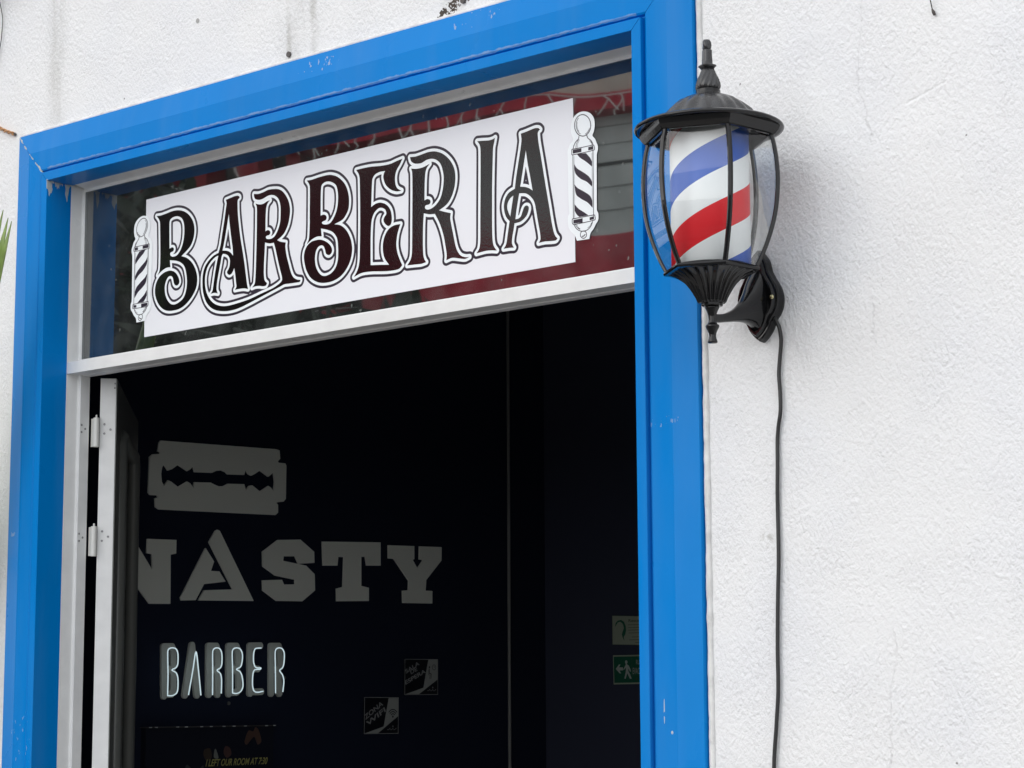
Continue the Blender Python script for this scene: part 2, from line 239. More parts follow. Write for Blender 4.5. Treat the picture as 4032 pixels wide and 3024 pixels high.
WALL_ART={'blade': ['7564,20959 7607,21004 10968,21102 11067,21081 11085,20901 11012,20833 11047,20800 11245,20805 11280,20753 11271,20006 11207,19940 11035,19918 10976,19896 11036,19857 11038,19684 10966,19625 7599,19538 7501,19583 7483,19763 7571,19783 7547,19836 7350,19829 7301,19877 7317,20629 7395,20694 7614,20716 7600,20763 7538,20768', '7708,20506 7776,20443 7822,20384 7932,20420 8100,20527 8360,20412 8449,20460 8530,20536 8573,20407 9069,20431 9184,20482 9347,20505 9464,20475 9526,20431 10009,20456 10054,20592 10128,20483 10224,20455 10320,20498 10478,20589 10733,20468 10805,20516 10892,20585 10930,20363 10899,20144 10810,20228 10736,20259 10485,20115 10252,20235 10156,20217 10072,20097 10013,20243 9530,20218 9400,20156 9261,20143 9120,20178 9037,20207 8569,20184 8549,20050 8456,20148 8365,20183 8111,20047 7916,20150 7827,20171 7728,20044 7660,20124 7638,20295 7657,20433'], 'N': ['7299,18892 8092,18910 8090,18625 7939,18594 7955,17553 7385,17539 6864,18064 6869,17847 6939,17816 6946,17523 6320,17497 6312,17811 6437,17832 6418,18545 6291,18556 6282,18861 6919,18888 7455,18233 7433,18584 7289,18597'], 'A': ['8918,18779 9163,18502 9075,18290 9320,18290 9501,18080 8889,18005 8660,17653 8264,17634 8240,17691', '9247,19194 9317,19173 10333,17688 8746,17649 8901,17868 9723,17914 9017,18913 9187,19166'], 'S': ['11047,19064 11741,19108 12173,18856 12186,18609 11688,18565 11586,18730 11225,18713 11211,18605 11924,18528 12194,18346 12209,17983 11819,17727 11028,17710 10612,17927 10599,18147 11183,18180 11248,18075 11595,18095 11593,18203 10986,18273 10604,18460 10589,18780'], 'T': ['12436,19100 14338,19180 14341,18640 13884,18621 13839,18825 13696,18818 13701,18135 13951,18100 13953,17801 12913,17761 12905,18044 13107,18088 13137,18784 12944,18783 12920,18579 12467,18559'], 'Y': ['14605,19126 15496,19151 15497,18844 15441,18822 15609,18619 15818,18840 15677,18845 15687,19153 16463,19173 16457,18857 15915,18362 15892,18100 16131,18100 16131,17807 15110,17788 15098,18072 15298,18090 15314,18320 14798,18820 14612,18823']}
TUBES=[['7637,15633 7638,16071 7621,16542 7690,16608 7831,16599 7895,16503 7900,16287 7854,16205 7743,16153 7857,16094 7907,15986 7912,15772 7880,15675 7769,15622 7637,15622'], ['8207,15632 8323,16183 8396,16542 8467,16184 8551,15625'], ['8878,15631 8872,16187 8865,16559 8937,16626 9054,16617 9121,16519 9128,16299 9091,16211 8996,16155 9094,16079 9126,15948 9123,15663'], ['9447,15674 9437,16192 9424,16567 9498,16634 9632,16625 9709,16526 9712,16371 9669,16238 9551,16181 9656,16127 9718,16016 9742,15817 9679,15707 9560,15663 9447,15674'], ['10267,16646 10099,16632 10049,16553 10043,16352 10106,16230 10259,16216 10244,16186 10077,16170 10027,16062 10022,15840 10069,15718 10176,15689 10337,15711'], ['10706,15666 10692,16201 10683,16584 10759,16653 10884,16643 10954,16542 10945,16316 10905,16225 10822,16161 10908,16067 10950,15932 10922,15695']]
BACKS=[['7816,15612 7792,16647', '7792,16647 8012,16650 8057,16575 8064,16250 8023,16174 7803,16157', '7995,16158 8068,16076 8076,15730 8021,15655 7816,15644'], ['8392,15633 8570,16687', '8570,16687 8729,15632'], ['9061,15643 9040,16677', '9040,16677 9258,16680 9298,16592 9305,16238 9238,16176 9050,16170', '9238,16176 9299,16084 9308,15642'], ['9634,15653 9614,16686', '9614,16686 9839,16689 9886,16601 9892,16266 9833,16194 9624,16174', '9834,16180 9911,16087 9923,15753 9858,15686 9633,15686'], ['10251,15664 10234,16695', '10233,16700 10540,16709', '10242,16197 10471,16198', '10251,15697 10587,15704'], ['10881,15663 10865,16705', '10865,16705 11099,16709 11141,16618 11147,16254 11076,16189 10873,16183', '11076,16189 11108,16094 11130,15663']]
PLAQ=[{'rect': '15171,16463,c 16317,16468,c 16317,15635,c 15169,15630,c', 'patch': '15988,16458,c 16302,16461,c 16302,15990,c 15653,15643,c 15193,15643,c 15813,15795,c 15953,16356,c'}, {'rect': '13821,15573,c 14954,15563,c 14947,14734,c 13818,14741,c', 'patch': '14624,15554,c 14939,15553,c 14941,15136,c 14268,14747,c 13841,14750,c 14458,14899,c'}]
T1=['15206,16120,c 15677,16336,c', '15379,16107,c 15602,16200,c', '15193,15861,c 15893,16151,c']
T2=['13853,15054,c 14441,15396,c', '13921,14906,c 14529,15246,c']
ICON='16180,16279,c 16029,16152,c 14761,15145,c'
SG1='-10290,17559,c -9059,17508,c -9056,16806,c -10290,16844,c'
SG2='-10284,16581,c -9044,16580,c -9050,15877,c -10272,15865,c'
ARR='-10189,16244,c -10090,16352,c -10045,16351,c -10091,16281,c -9971,16279,c -9963,16208,c -10079,16205,c -10022,16133,c -10071,16134,c'
MAN='-9895,16435 -9862,16450 -9831,16434 -9825,16391 -9851,16359 -9794,16327 -9737,16238 -9722,16175,c -9748,16170,c -9795,16252,c -9802,16189 -9749,16112 -9703,16004,c -9751,15999,c -9835,16139,c -9869,16051 -9889,16000,c -9927,16006,c -9893,16114 -9876,16202 -9875,16278,c -9940,16216,c -9956,16228,c -9897,16316 -9874,16354 -9896,16392'
HOOK='-10206,17275,c -10182,17376 -10116,17430 -10018,17448 -9922,17400 -9869,17292 -9861,17190 -9885,17089 -9937,17026 -9913,16929,c -9970,17014 -9991,17091 -9968,17154 -9924,17242 -9955,17345 -10035,17403 -10116,17387 -10166,17325'
# ---------------------------------------------------------------- materials
def nodes(m): t = m.node_tree; return t, t.nodes, t.links
BLUE = mat('blue_enamel', (.0, .205, .61), .28, spec=.08, coat=.025, bump=(7, .0012, 2), mottle=(5, .05))
def chipped(m):
    """paint chipped off along the left mitre and under the lintel corner: worn patches with shapes of their own"""
    t, N, L = nodes(m); b = N['Principled BSDF']
    src = [l for l in t.links if l.to_socket == b.inputs['Base Color']][0].from_socket
    tc = N.new('ShaderNodeTexCoord'); sx = N.new('ShaderNodeSeparateXYZ'); L.new(tc.outputs['Object'], sx.inputs[0])
    def mth(op, a, c=None):
        n = N.new('ShaderNodeMath'); n.operation = op
        for i, v in enumerate((a, c)):
            if v is None: continue
            if isinstance(v, (int, float)): n.inputs[i].default_value = v
            else: L.new(v, n.inputs[i])
        return n.outputs[0]
    X, Y, Z = sx.outputs
    d = mth('ABSOLUTE', mth('ADD', mth('ADD', X, Z), -2.4266+.6257))          # distance from the mitre line
    d = mth('MULTIPLY', d, .7071)
    n1 = N.new('ShaderNodeTexNoise'); n1.inputs['Scale'].default_value = 85; n1.inputs['Detail'].default_value = 3; L.new(tc.outputs['Object'], n1.inputs['Vector'])
    a = mth('MULTIPLY', mth('LESS_THAN', mth('ADD', d, mth('MULTIPLY', n1.outputs[0], .0115)), .0062), mth('GREATER_THAN', Z, 2.40))
    # drips under the corner, on the reveal
    n2 = N.new('ShaderNodeTexNoise'); n2.inputs['Scale'].default_value = 60; n2.inputs['Detail'].default_value = 4
    mp = N.new('ShaderNodeMapping'); mp.inputs['Scale'].default_value = (1, 1.6, .35); L.new(tc.outputs['Object'], mp.inputs[0]); L.new(mp.outputs[0], n2.inputs['Vector'])
    thr = mth('ADD', mth('MULTIPLY', mth('SUBTRACT', 2.4266, Z), 7.0), .47)
    c = mth('MULTIPLY', mth('GREATER_THAN', n2.outputs[0], thr), mth('LESS_THAN', X, -.6))
    c = mth('MULTIPLY', c, mth('LESS_THAN', Z, 2.4266)); c = mth('MULTIPLY', c, mth('GREATER_THAN', X, -.6262))
    # small scattered nicks
    v = N.new('ShaderNodeTexNoise'); v.inputs['Scale'].default_value = 130; v.inputs['Detail'].default_value = 1; L.new(tc.outputs['Object'], v.inputs['Vector'])
    e = mth('GREATER_THAN', v.outputs[0], .90)
    fac = mth('MAXIMUM', mth('MAXIMUM', a, c), mth('MULTIPLY', e, .6))
    # scuffs and scratches seen on the jambs and lintel: (x, z, half width, half height, threshold, strength)
    fn = N.new('ShaderNodeTexNoise'); fn.inputs['Scale'].default_value = 190; fn.inputs['Detail'].default_value = 3; mp4 = N.new('ShaderNodeMapping'); mp4.inputs['Scale'].default_value = (1, 1, .45); L.new(tc.outputs['Object'], mp4.inputs[0]); L.new(mp4.outputs[0], fn.inputs['Vector'])
    for (cx, cz, rx, rz, th_, st) in ((.6598, 1.535, .0009, .016, .40, .75), (.6717, 1.5085, .0016, .0022, .30, 1), (.675, 1.90, .018, .008, .60, .3), (.655, 1.90, .014, .006, .60, .3), (.02, 2.500, .05, .012, .66, .5), (.34, 2.505, .05, .012, .64, .5), (-.703, 1.83, .010, .004, .5, .3), (-.66, 1.50, .03, .05, .66, .3)):
        ex = mth('POWER', mth('DIVIDE', mth('SUBTRACT', X, cx), rx), 2); ez = mth('POWER', mth('DIVIDE', mth('SUBTRACT', Z, cz), rz), 2)
        k = mth('MULTIPLY', mth('LESS_THAN', mth('ADD', ex, ez), 1), mth('MULTIPLY', mth('GREATER_THAN', fn.outputs[0], th_), st)); fac = mth('MAXIMUM', fac, k)
    # grey dust lying along the groove of the lintel
    dz = mth('ABSOLUTE', mth('SUBTRACT', mth('SUBTRACT', Z, 2.4266+.0225), mth('MULTIPLY', mth('SUBTRACT', n1.outputs[0], .5), .006))); dm = mth('MULTIPLY', mth('LESS_THAN', dz, .0018), mth('LESS_THAN', mth('ABSOLUTE', X), .63)); fac = mth('MAXIMUM', fac, mth('MULTIPLY', dm, mth('MULTIPLY', n1.outputs[0], .5)))
    mx = N.new('ShaderNodeMix'); mx.data_type = 'RGBA'; L.new(fac, mx.inputs[0]); L.new(src, mx.inputs[6]); mx.inputs[7].default_value = (.50, .54, .55, 1)
    # faint dusty film and runs
    n3 = N.new('ShaderNodeTexNoise'); n3.inputs['Scale'].default_value = 22; n3.inputs['Detail'].default_value = 6
    mp3 = N.new('ShaderNodeMapping'); mp3.inputs['Scale'].default_value = (1, 1, .12); L.new(tc.outputs['Object'], mp3.inputs[0]); L.new(mp3.outputs[0], n3.inputs['Vector'])
    mr = N.new('ShaderNodeMapRange'); mr.inputs[1].default_value = .45; mr.inputs[2].default_value = .8; mr.inputs[3].default_value = 0; mr.inputs[4].default_value = .06; L.new(n3.outputs[0], mr.inputs[0])
    mx2 = N.new('ShaderNodeMix'); mx2.data_type = 'RGBA'; L.new(mr.outputs[0], mx2.inputs[0]); L.new(mx.outputs[2], mx2.inputs[6]); mx2.inputs[7].default_value = (.35, .42, .5, 1)
    L.new(mx2.outputs[2], b.inputs['Base Color'])
chipped(BLUE)
def stucco():
    m = bpy.data.materials.new('white_stucco'); m.use_nodes = True; t, N, L = nodes(m); b = N['Principled BSDF']
    b.inputs['Roughness'].default_value = .8; b.inputs['Specular IOR Level'].default_value = .25
    tc = N.new('ShaderNodeTexCoord'); O = tc.outputs['Object']
    def noise(scale, detail=3, sc=(1, 1, 1), rot=0, rough=.5, dist=0):
        mp = N.new('ShaderNodeMapping'); mp.inputs['Scale'].default_value = sc; mp.inputs['Rotation'].default_value = (0, math.radians(rot), 0); L.new(O, mp.inputs[0])
        n = N.new('ShaderNodeTexNoise'); n.inputs['Scale'].default_value = scale; n.inputs['Detail'].default_value = detail; n.inputs['Roughness'].default_value = rough; n.inputs['Distortion'].default_value = dist
        L.new(mp.outputs[0], n.inputs['Vector']); return n.outputs[0]
    def M(op, a, c=None, d=None):
        n = N.new('ShaderNodeMath'); n.operation = op
        for i, v in enumerate((a, c, d)):
            if v is None: continue
            if isinstance(v, (int, float)): n.inputs[i].default_value = v
            else: L.new(v, n.inputs[i])
        return n.outputs[0]
    def ramp(v, a, c, lo=0., hi=1.):
        n = N.new('ShaderNodeMapRange'); n.inputs[1].default_value = a; n.inputs[2].default_value = c; n.inputs[3].default_value = lo; n.inputs[4].default_value = hi; n.interpolation_type = 'SMOOTHSTEP'; L.new(v, n.inputs[0]); return n.outputs[0]
    # grain direction drifts from patch to patch like trowel passes
    g1 = noise(210, 4, (1, 1, .68), 35, .5, .1); g2 = noise(210, 4, (1, 1, .68), -30, .5, .1); g3 = noise(380, 3, rough=.6)
    patch = ramp(noise(5.5, 2), .38, .62)
    gm = M('ADD', M('MULTIPLY', g1, patch), M('MULTIPLY', g2, M('SUBTRACT', 1.0, patch)))
    amp = ramp(noise(9, 3), .35, .7, .8, 1.12)
    ridge = M('ABSOLUTE', M('SUBTRACT', noise(110, 3, (1, 1, .7), 25, .5, .6), .5))
    h = M('ADD', M('MULTIPLY', M('ADD', M('MULTIPLY', gm, .8), M('MULTIPLY', g3, .25)), amp), M('MULTIPLY', ridge, .55))
    h = M('ADD', h, M('ADD', M('MULTIPLY', noise(6, 2), .12), M('MULTIPLY', M('MULTIPLY', noise(34, 3, (1, 1, .16), 48, .5, .8), ramp(noise(3.3, 2), .45, .65)), .8)))
    # fine hairline crack wandering down the right side
    sx = N.new('ShaderNodeSeparateXYZ'); L.new(O, sx.inputs[0]); X, Y, Z = sx.outputs
    wob = M('MULTIPLY', M('SUBTRACT', noise(30, 5, rough=.65), .5), .05); wob2 = M('MULTIPLY', M('SUBTRACT', noise(4, 1), .5), .12)
    cr = M('ABSOLUTE', M('SUBTRACT', M('ADD', X, M('ADD', wob, wob2)), .968)); crack = M('MULTIPLY', M('LESS_THAN', cr, .0004), M('GREATER_THAN', noise(14, 2), .53))
    # straight scrape, upper right
    sc = M('ADD', M('MULTIPLY', M('SUBTRACT', X, 1.025), -.318), M('SUBTRACT', Z, 2.2569)); scr = M('MULTIPLY', ramp(M('ABSOLUTE', sc), 0, .0032, 1, 0), M('MULTIPLY', M('GREATER_THAN', X, 1.022), M('LESS_THAN', X, 1.078)))
    h = M('SUBTRACT', h, M('MULTIPLY', crack, .5)); h = M('SUBTRACT', h, M('MULTIPLY', scr, .16))
    bp = N.new('ShaderNodeBump'); bp.inputs['Strength'].default_value = 1; bp.inputs['Distance'].default_value = STUCCO_D; L.new(h, bp.inputs['Height']); L.new(bp.outputs[0], b.inputs['Normal'])
    # colour: white limewash, faint cool and warm drift, dirt where water ran
    c1 = N.new('ShaderNodeMix'); c1.data_type = 'RGBA'; c1.inputs[6].default_value = (.82, .825, .83, 1); c1.inputs[7].default_value = (.80, .81, .83, 1); L.new(ramp(noise(4.5, 3), .4, .65), c1.inputs[0])
    def streak(x0, w, amt, ztop=3.3, zbot=2.45):
        g = M('ABSOLUTE', M('SUBTRACT', M('ADD', X, M('MULTIPLY', M('SUBTRACT', noise(12, 3), .5), .02)), x0))
        s = ramp(g, 0, w, amt, 0)
        n = ramp(noise(40, 5, (1, 1, .3), 0, .65), .35, .65, .25, 1); s = M('MULTIPLY', s, n)
        return M('MULTIPLY', s, M('MULTIPLY', M('GREATER_THAN', Z, zbot), M('LESS_THAN', Z, ztop)))
    dirt = streak(-.634, .040, .34)
    for x0, w_, a_ in ((-.0545, .012, .5), (.0, .014, .5), (-.045, .05, .2), (.285, .03, .35), (.9, .03, .08)): dirt = M('MAXIMUM', dirt, streak(x0, w_, a_))
    # grime line resting on top of the lintel and beside the jambs
    edge = ramp(M('ABSOLUTE', M('SUBTRACT', Z, 2.5245)), 0, .006, .6, 0); edge = M('MULTIPLY', edge, M('MULTIPLY', ramp(noise(45, 4), .45, .6), M('MULTIPLY', M('GREATER_THAN', X, -.73), M('LESS_THAN', X, .74))))
    dirt = M('MAXIMUM', dirt, edge)
    gen = ramp(noise(7, 6, rough=.7), .55, .8, 0, .07); dirt = M('MAXIMUM', dirt, gen)
    smu = N.new('ShaderNodeVectorMath'); smu.operation = 'DISTANCE'; L.new(O, smu.inputs[0]); smu.inputs[1].default_value = (.8087, 0, 1.745)
    dirt = M('MAXIMUM', dirt, M('MULTIPLY', ramp(smu.outputs['Value'], .002, .016, .5, 0), ramp(noise(90, 3), .4, .6)))
    c2 = N.new('ShaderNodeMix'); c2.data_type = 'RGBA'; L.new(dirt, c2.inputs[0]); L.new(c1.outputs[2], c2.inputs[6]); c2.inputs[7].default_value = (.30, .29, .25, 1)
    # mossy broken patch over the lintel
    def blob(p, r):
        d = N.new('ShaderNodeVectorMath'); d.operation = 'DISTANCE'; L.new(O, d.inputs[0]); d.inputs[1].default_value = p
        return M('LESS_THAN', M('ADD', d.outputs['Value'], M('MULTIPLY', M('SUBTRACT', noise(110, 4), .5), .035)), r)
    moss = M('MAXIMUM', M('MAXIMUM', blob((.272, 0, 2.527), .013), blob((.291, 0, 2.540), .010)), blob((.312, 0, 2.545), .006))
    moss = M('MULTIPLY', moss, M('GREATER_THAN', noise(160, 3), .44))
    specks = M('GREATER_THAN', noise(75, 1), .81)
    dk = M('MAXIMUM', moss, M('MAXIMUM', M('MULTIPLY', crack, .16), M('MULTIPLY', specks, .7)))
    c3 = N.new('ShaderNodeMix'); c3.data_type = 'RGBA'; L.new(dk, c3.inputs[0]); L.new(c2.outputs[2], c3.inputs[6]); c3.inputs[7].default_value = (.075, .06, .05, 1)
    L.new(c3.outputs[2], b.inputs['Base Color']); return m
STUCCO_D = .0040
STUCCO = stucco()
CAULK = mat('caulk', (.74, .74, .73), .6, bump=(120, .0015), mottle=(60, .18))
ALU = mat('white_aluminium', (.78, .785, .78), .32, bump=(5, .0006, 2), mottle=(30, .07))
def glass(name, ior=.08, tint=(.9, .93, .92), dust=.03, rough=.0, dcol=(.45, .48, .46)):
    m = bpy.data.materials.new(name); m.use_nodes = True; t, N, L = nodes(m); N.remove(N['Principled BSDF']); out = N['Material Output']
    tr = N.new('ShaderNodeBsdfTransparent'); tr.inputs[0].default_value = tint+(1,)
    gl = N.new('ShaderNodeBsdfGlossy'); gl.inputs['Roughness'].default_value = rough
    lw = N.new('ShaderNodeLayerWeight'); lw.inputs['Blend'].default_value = .5
    pw = N.new('ShaderNodeMath'); pw.operation = 'POWER'; L.new(lw.outputs['Facing'], pw.inputs[0]); pw.inputs[1].default_value = 5
    fr = N.new('ShaderNodeMath'); fr.operation = 'MULTIPLY_ADD'; L.new(pw.outputs[0], fr.inputs[0]); fr.inputs[1].default_value = 1-ior; fr.inputs[2].default_value = ior
    tc = N.new('ShaderNodeTexCoord'); n = N.new('ShaderNodeTexNoise'); n.inputs['Scale'].default_value = 3; n.inputs['Detail'].default_value = 1; L.new(tc.outputs['Object'], n.inputs['Vector'])
    bp = N.new('ShaderNodeBump'); bp.inputs['Distance'].default_value = .0015; L.new(n.outputs[0], bp.inputs['Height']); L.new(bp.outputs[0], gl.inputs['Normal'])
    m1 = N.new('ShaderNodeMixShader'); L.new(fr.outputs[0], m1.inputs[0]); L.new(tr.outputs[0], m1.inputs[1]); L.new(gl.outputs[0], m1.inputs[2])
    df = N.new('ShaderNodeBsdfDiffuse'); df.inputs[0].default_value = dcol+(1,)
    n2 = N.new('ShaderNodeTexNoise'); n2.inputs['Scale'].default_value = 25; n2.inputs['Detail'].default_value = 6; L.new(tc.outputs['Object'], n2.inputs['Vector'])
    r = N.new('ShaderNodeMapRange'); r.inputs[1].default_value = .35; r.inputs[2].default_value = .7; r.inputs[3].default_value = dust*.3; r.inputs[4].default_value = dust; L.new(n2.outputs[0], r.inputs[0])
    n3 = N.new('ShaderNodeTexNoise'); n3.inputs['Scale'].default_value = 150; n3.inputs['Detail'].default_value = 0; L.new(tc.outputs['Object'], n3.inputs['Vector'])
    g3 = N.new('ShaderNodeMath'); g3.operation = 'GREATER_THAN'; g3.inputs[1].default_value = .86; L.new(n3.outputs[0], g3.inputs[0])
    g4 = N.new('ShaderNodeMath'); g4.operation = 'MULTIPLY_ADD'; L.new(g3.outputs[0], g4.inputs[0]); g4.inputs[1].default_value = dust*4; L.new(r.outputs[0], g4.inputs[2])
    m2 = N.new('ShaderNodeMixShader'); L.new(g4.outputs[0], m2.inputs[0]); L.new(m1.outputs[0], m2.inputs[1]); L.new(df.outputs[0], m2.inputs[2])
    L.new(m2.outputs[0], out.inputs[0]); return m
GLASS = glass('tinted_glass', .26, (.35, .40, .42), .06, .015)
LGLASS = glass('lantern_glass', .075, (.97, .985, .98), .006)
VINYL = mat('white_vinyl', (.84, .85, .89), .22, coat=.5, bump=(90, .00012))
VWHITE = mat('bright_white_print', (.86, .90, .92), .3)
VBLACK = mat('black_vinyl', (.005, .004, .005), .09, spec=.9, coat=.9, bump=(260, .00009, 2))
VLINE = mat('outline_vinyl', (.010, .004, .018), .3)
IRON = mat('black_cast_metal', (.008, .008, .009), .10, spec=.4, bump=(160, .00008, 3), mottle=(60, .3))
IRON2 = mat('black_cast_sky_sheen', (.022, .022, .024), .26, spec=.7, bump=(160, .0002, 3), mottle=(60, .3))  # lighter copy of the cast metal, sky sheen on the top put into its colour
SCREW = mat('brass_screw', (.55, .50, .30), .25, metal=1)
STEEL = mat('zinc_screw', (.35, .35, .36), .4, metal=1, mottle=(300, .3))
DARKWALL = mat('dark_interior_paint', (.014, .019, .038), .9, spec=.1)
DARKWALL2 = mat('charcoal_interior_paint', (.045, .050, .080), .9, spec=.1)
GREYPVC = mat('grey_cutout_board', (.90, .92, .84), .6)
RUBBER = mat('black_cable_rubber', (.015, .015, .016), .42)
LEAF = mat('green_leaf', (.20, .30, .06), .4, mottle=(30, .4))
DLEAF = mat('dark_green_leaf', (.018, .035, .016), .5, mottle=(12, .4))
BARK = mat('bark', (.12, .09, .06), .9, bump=(40, .01), mottle=(20, .3))
# ---------------------------------------------------------------- setting: street, facade wall, room
STREET = mat('asphalt', (.13, .13, .125), .9, bump=(60, .004), mottle=(3, .3))
PAVE = mat('pavement', (.42, .40, .37), .85, bump=(40, .003), mottle=(5, .25))
tag(box('street', -60, 60, -60, 30, -.6, -.12, STREET), 'grey asphalt street in front of the shop', kind='structure')
tag(box('pavement', -30, 30, -1.9, .0, -.119, -.004, PAVE, bevel=.01), 'concrete pavement along the facade', kind='structure')
HX0, HX1, HZ = -.66, .66, 2.462
XWL = -1.25
CEIL = mat('white_ceiling_paint', (.7, .7, .68), .8)
wl = thing('stucco_wall', (0, 0, 0), 'white rough stucco facade wall around the blue doorway, with dirt streaks', 'wall')
def wallgrid():
    xs = [-6, HX0, HX1, 6]; zs = [-.1, HZ, 4.6]; vs, fs = [], []
    for (a, b, c, d) in ((xs[0], xs[1], zs[0], zs[2]), (xs[2], xs[3], zs[0], zs[2]), (xs[1], xs[2], zs[1], zs[2])): boxv(a, b, 0, .078, c, d, vs, fs)
    # keep only outer skin clean: remove faces between neighbours
    return vs, fs
v_, f_ = wallgrid(); mesh('wall', v_, f_, STUCCO, wl)
# bead of caulk where the blue surround meets the stucco
def caulk(pts, rad):
    path = []
    for a, b in zip(pts[:-1], pts[1:]):
        n = int((Vector(b)-Vector(a)).length/.004); path += [Vector(a).lerp(Vector(b), i/n) for i in range(n)]
    path.append(Vector(pts[-1])); rads = [rad*(.75+.5*random.random()) for _ in path]
    rads = [sum(rads[max(0, i-2):i+3])/len(rads[max(0, i-2):i+3]) for i in range(len(rads))]
    return tube(path, rad, 8, rads)
XL, XR, ZT = -.6257, .6240, 2.4266
v_, f_ = caulk([(XL-.096, -.0012, .0), (XL-.096, -.0012, ZT+.0965), (XR+.0975, -.0012, ZT+.0965), (XR+.0975, -.0012, 0)], .0042)
mesh('caulk_bead', v_, f_, CAULK, wl, smooth=True)
# drilled hole, wall plugs, nail
def disc(name, x, z, r, m, par, y=-.0008, t=.0016):
    v, f = lathe([(r*.7, 0), (r, t*.4), (r, t)], 0, 0, 14); v = [(x+a, y+t-c, z+b) for a, b, c in v]; return mesh(name, v, f, m, par, smooth=False)
HOLE = mat('dark_plug', (.10, .09, .085), .8)
DRILL = mat('drill_hole_shade', (.38, .38, .37), .8)
disc('wall_plug', -.0526, 2.5354, .0045, HOLE, wl, -.003, .004); disc('wall_plug', .3089, 2.5415, .0042, HOLE, wl, -.004, .005); disc('wall_plug', -.2678, 2.6354, .004, DRILL, wl)  # last disc is the drilled hole, its shade put into the grey
nl = thing('nail_hook', (1.0646, 0, 2.36), 'small dark bent nail hanging on the upper right of the white wall', 'nail')
v_, f_ = tube([(1.0612, -.006, 2.388), (1.0629, -.006, 2.3766), (1.0651, -.005, 2.362)], .0007, 8); mesh('shank', v_, f_, IRON, nl)
v_, f_ = tube([(1.0651, -.006, 2.3635), (1.0658, -.004, 2.360), (1.0664, -.002, 2.3565)], .0016, 8, [.0010, .0021, .0016]); mesh('head', v_, f_, HOLE, nl, smooth=True)
# dark room behind the doorway
rm = thing('dark_room', (0, .1, 0), 'unlit barber shop interior with near-black painted walls seen through the open doorway', 'room')
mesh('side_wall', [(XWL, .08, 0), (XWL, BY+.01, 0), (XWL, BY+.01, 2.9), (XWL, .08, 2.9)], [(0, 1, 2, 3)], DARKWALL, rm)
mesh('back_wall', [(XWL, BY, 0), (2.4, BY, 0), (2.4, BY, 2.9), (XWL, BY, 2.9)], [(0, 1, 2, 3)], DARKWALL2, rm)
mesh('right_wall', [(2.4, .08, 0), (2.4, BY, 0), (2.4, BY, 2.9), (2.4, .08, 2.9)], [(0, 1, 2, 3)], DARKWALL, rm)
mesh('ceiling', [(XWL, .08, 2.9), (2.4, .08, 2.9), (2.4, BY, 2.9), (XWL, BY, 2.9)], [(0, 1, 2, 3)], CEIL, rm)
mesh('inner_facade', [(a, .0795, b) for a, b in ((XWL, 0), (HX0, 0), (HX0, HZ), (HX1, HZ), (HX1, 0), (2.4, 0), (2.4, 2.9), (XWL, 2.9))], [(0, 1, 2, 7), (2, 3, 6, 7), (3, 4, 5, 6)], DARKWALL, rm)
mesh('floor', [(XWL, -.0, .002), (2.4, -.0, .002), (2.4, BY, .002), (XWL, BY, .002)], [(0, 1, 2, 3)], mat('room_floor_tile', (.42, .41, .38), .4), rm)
EDGE = mat('grey_corner_trim', (.22, .22, .21), .5)
v_, f_ = tube([(XWL+.006, TRIMY+.012, z) for z in (0, 1.0, 2.0, 2.9)], .0042, 10); tag(mesh('corner_trim', v_, f_, EDGE, rm, smooth=True), 'thin grey vertical trim strip')
# ---------------------------------------------------------------- blue door surround
sr = thing('door_surround', (0, 0, 0), 'glossy blue metal surround framing the doorway, paint chipped at its upper left corner', 'door frame')
PROF = [(0, .033), (0, -.0194), (.0006, -.02), (.0149, -.02), (.0155, -.0194), (.0155, -.0105), (.0185, -.0105), (.0200, -.0150), (.0225, -.0165), (.0560, -.0165), (.0565, -.0164), (.0925, -.0105), (.0930, -.0095), (.0930, .0), (.045, .0), (.034, .033)]
g = .00035
def jamb(name, sgn, x0):
    lo = [(x0+sgn*t, y, 0) for t, y in PROF]; hi = [(x0+sgn*t, y, ZT+t-g*2) for t, y in PROF]
    v, f = loft([lo, hi]); f = f if sgn > 0 else [q[::-1] for q in f]; return mesh(name, v, f, BLUE, sr)
jamb('jamb', -1, XL); jamb('jamb', 1, XR)
v_, f_ = loft([[(XL-t+g, y, ZT+t) for t, y in PROF], [(XR+t-g, y, ZT+t) for t, y in PROF]]); mesh('lintel', v_, [q[::-1] for q in f_], BLUE, sr)
# ---------------------------------------------------------------- white aluminium frame with transom light
fr_ = thing('aluminium_door_frame', (0, .05, 0), 'white aluminium door frame with a glazed transom set inside the blue surround', 'door frame')
PP = [(0, .0315), (.0034, .0524), (.0050, .0548), (.0084, .0548), (.0090, .0554), (.0090, .0746), (-.025, .0746), (-.025, .0345), (0, .0345)]
ZB0, ZB1 = 2.0995, 2.1186
def post(sgn, x0):
    v, f = loft([[(x0+sgn*t, y, 0) for t, y in PP], [(x0+sgn*t, y, ZT+.001) for t, y in PP]]); f = [q[::-1] for q in f] if sgn < 0 else f
    return mesh('post', v, f, ALU, fr_, bevel=.0005)
pl_ = post(1, XL); pr_ = post(-1, XR)
v_, f_ = loft([[(XL+.0088, y, ZT-t) for t, y in PP[:6]+[(-.02, .0746), (-.02, .0345)]], [(XR-.0088, y, ZT-t) for t, y in PP[:6]+[(-.02, .0746), (-.02, .0345)]]])
mesh('head', v_, f_, ALU, fr_, bevel=.0005)
BP = [(.0310, ZB0), (.0310, ZB1), (.0316, ZB1+.0008), (.0535, ZB1+.0030), (.0545, ZB1+.0076), (.0746, ZB1+.0076), (.0746, ZB0-.0012), (.060, ZB0-.0012), (.060, ZB0)]
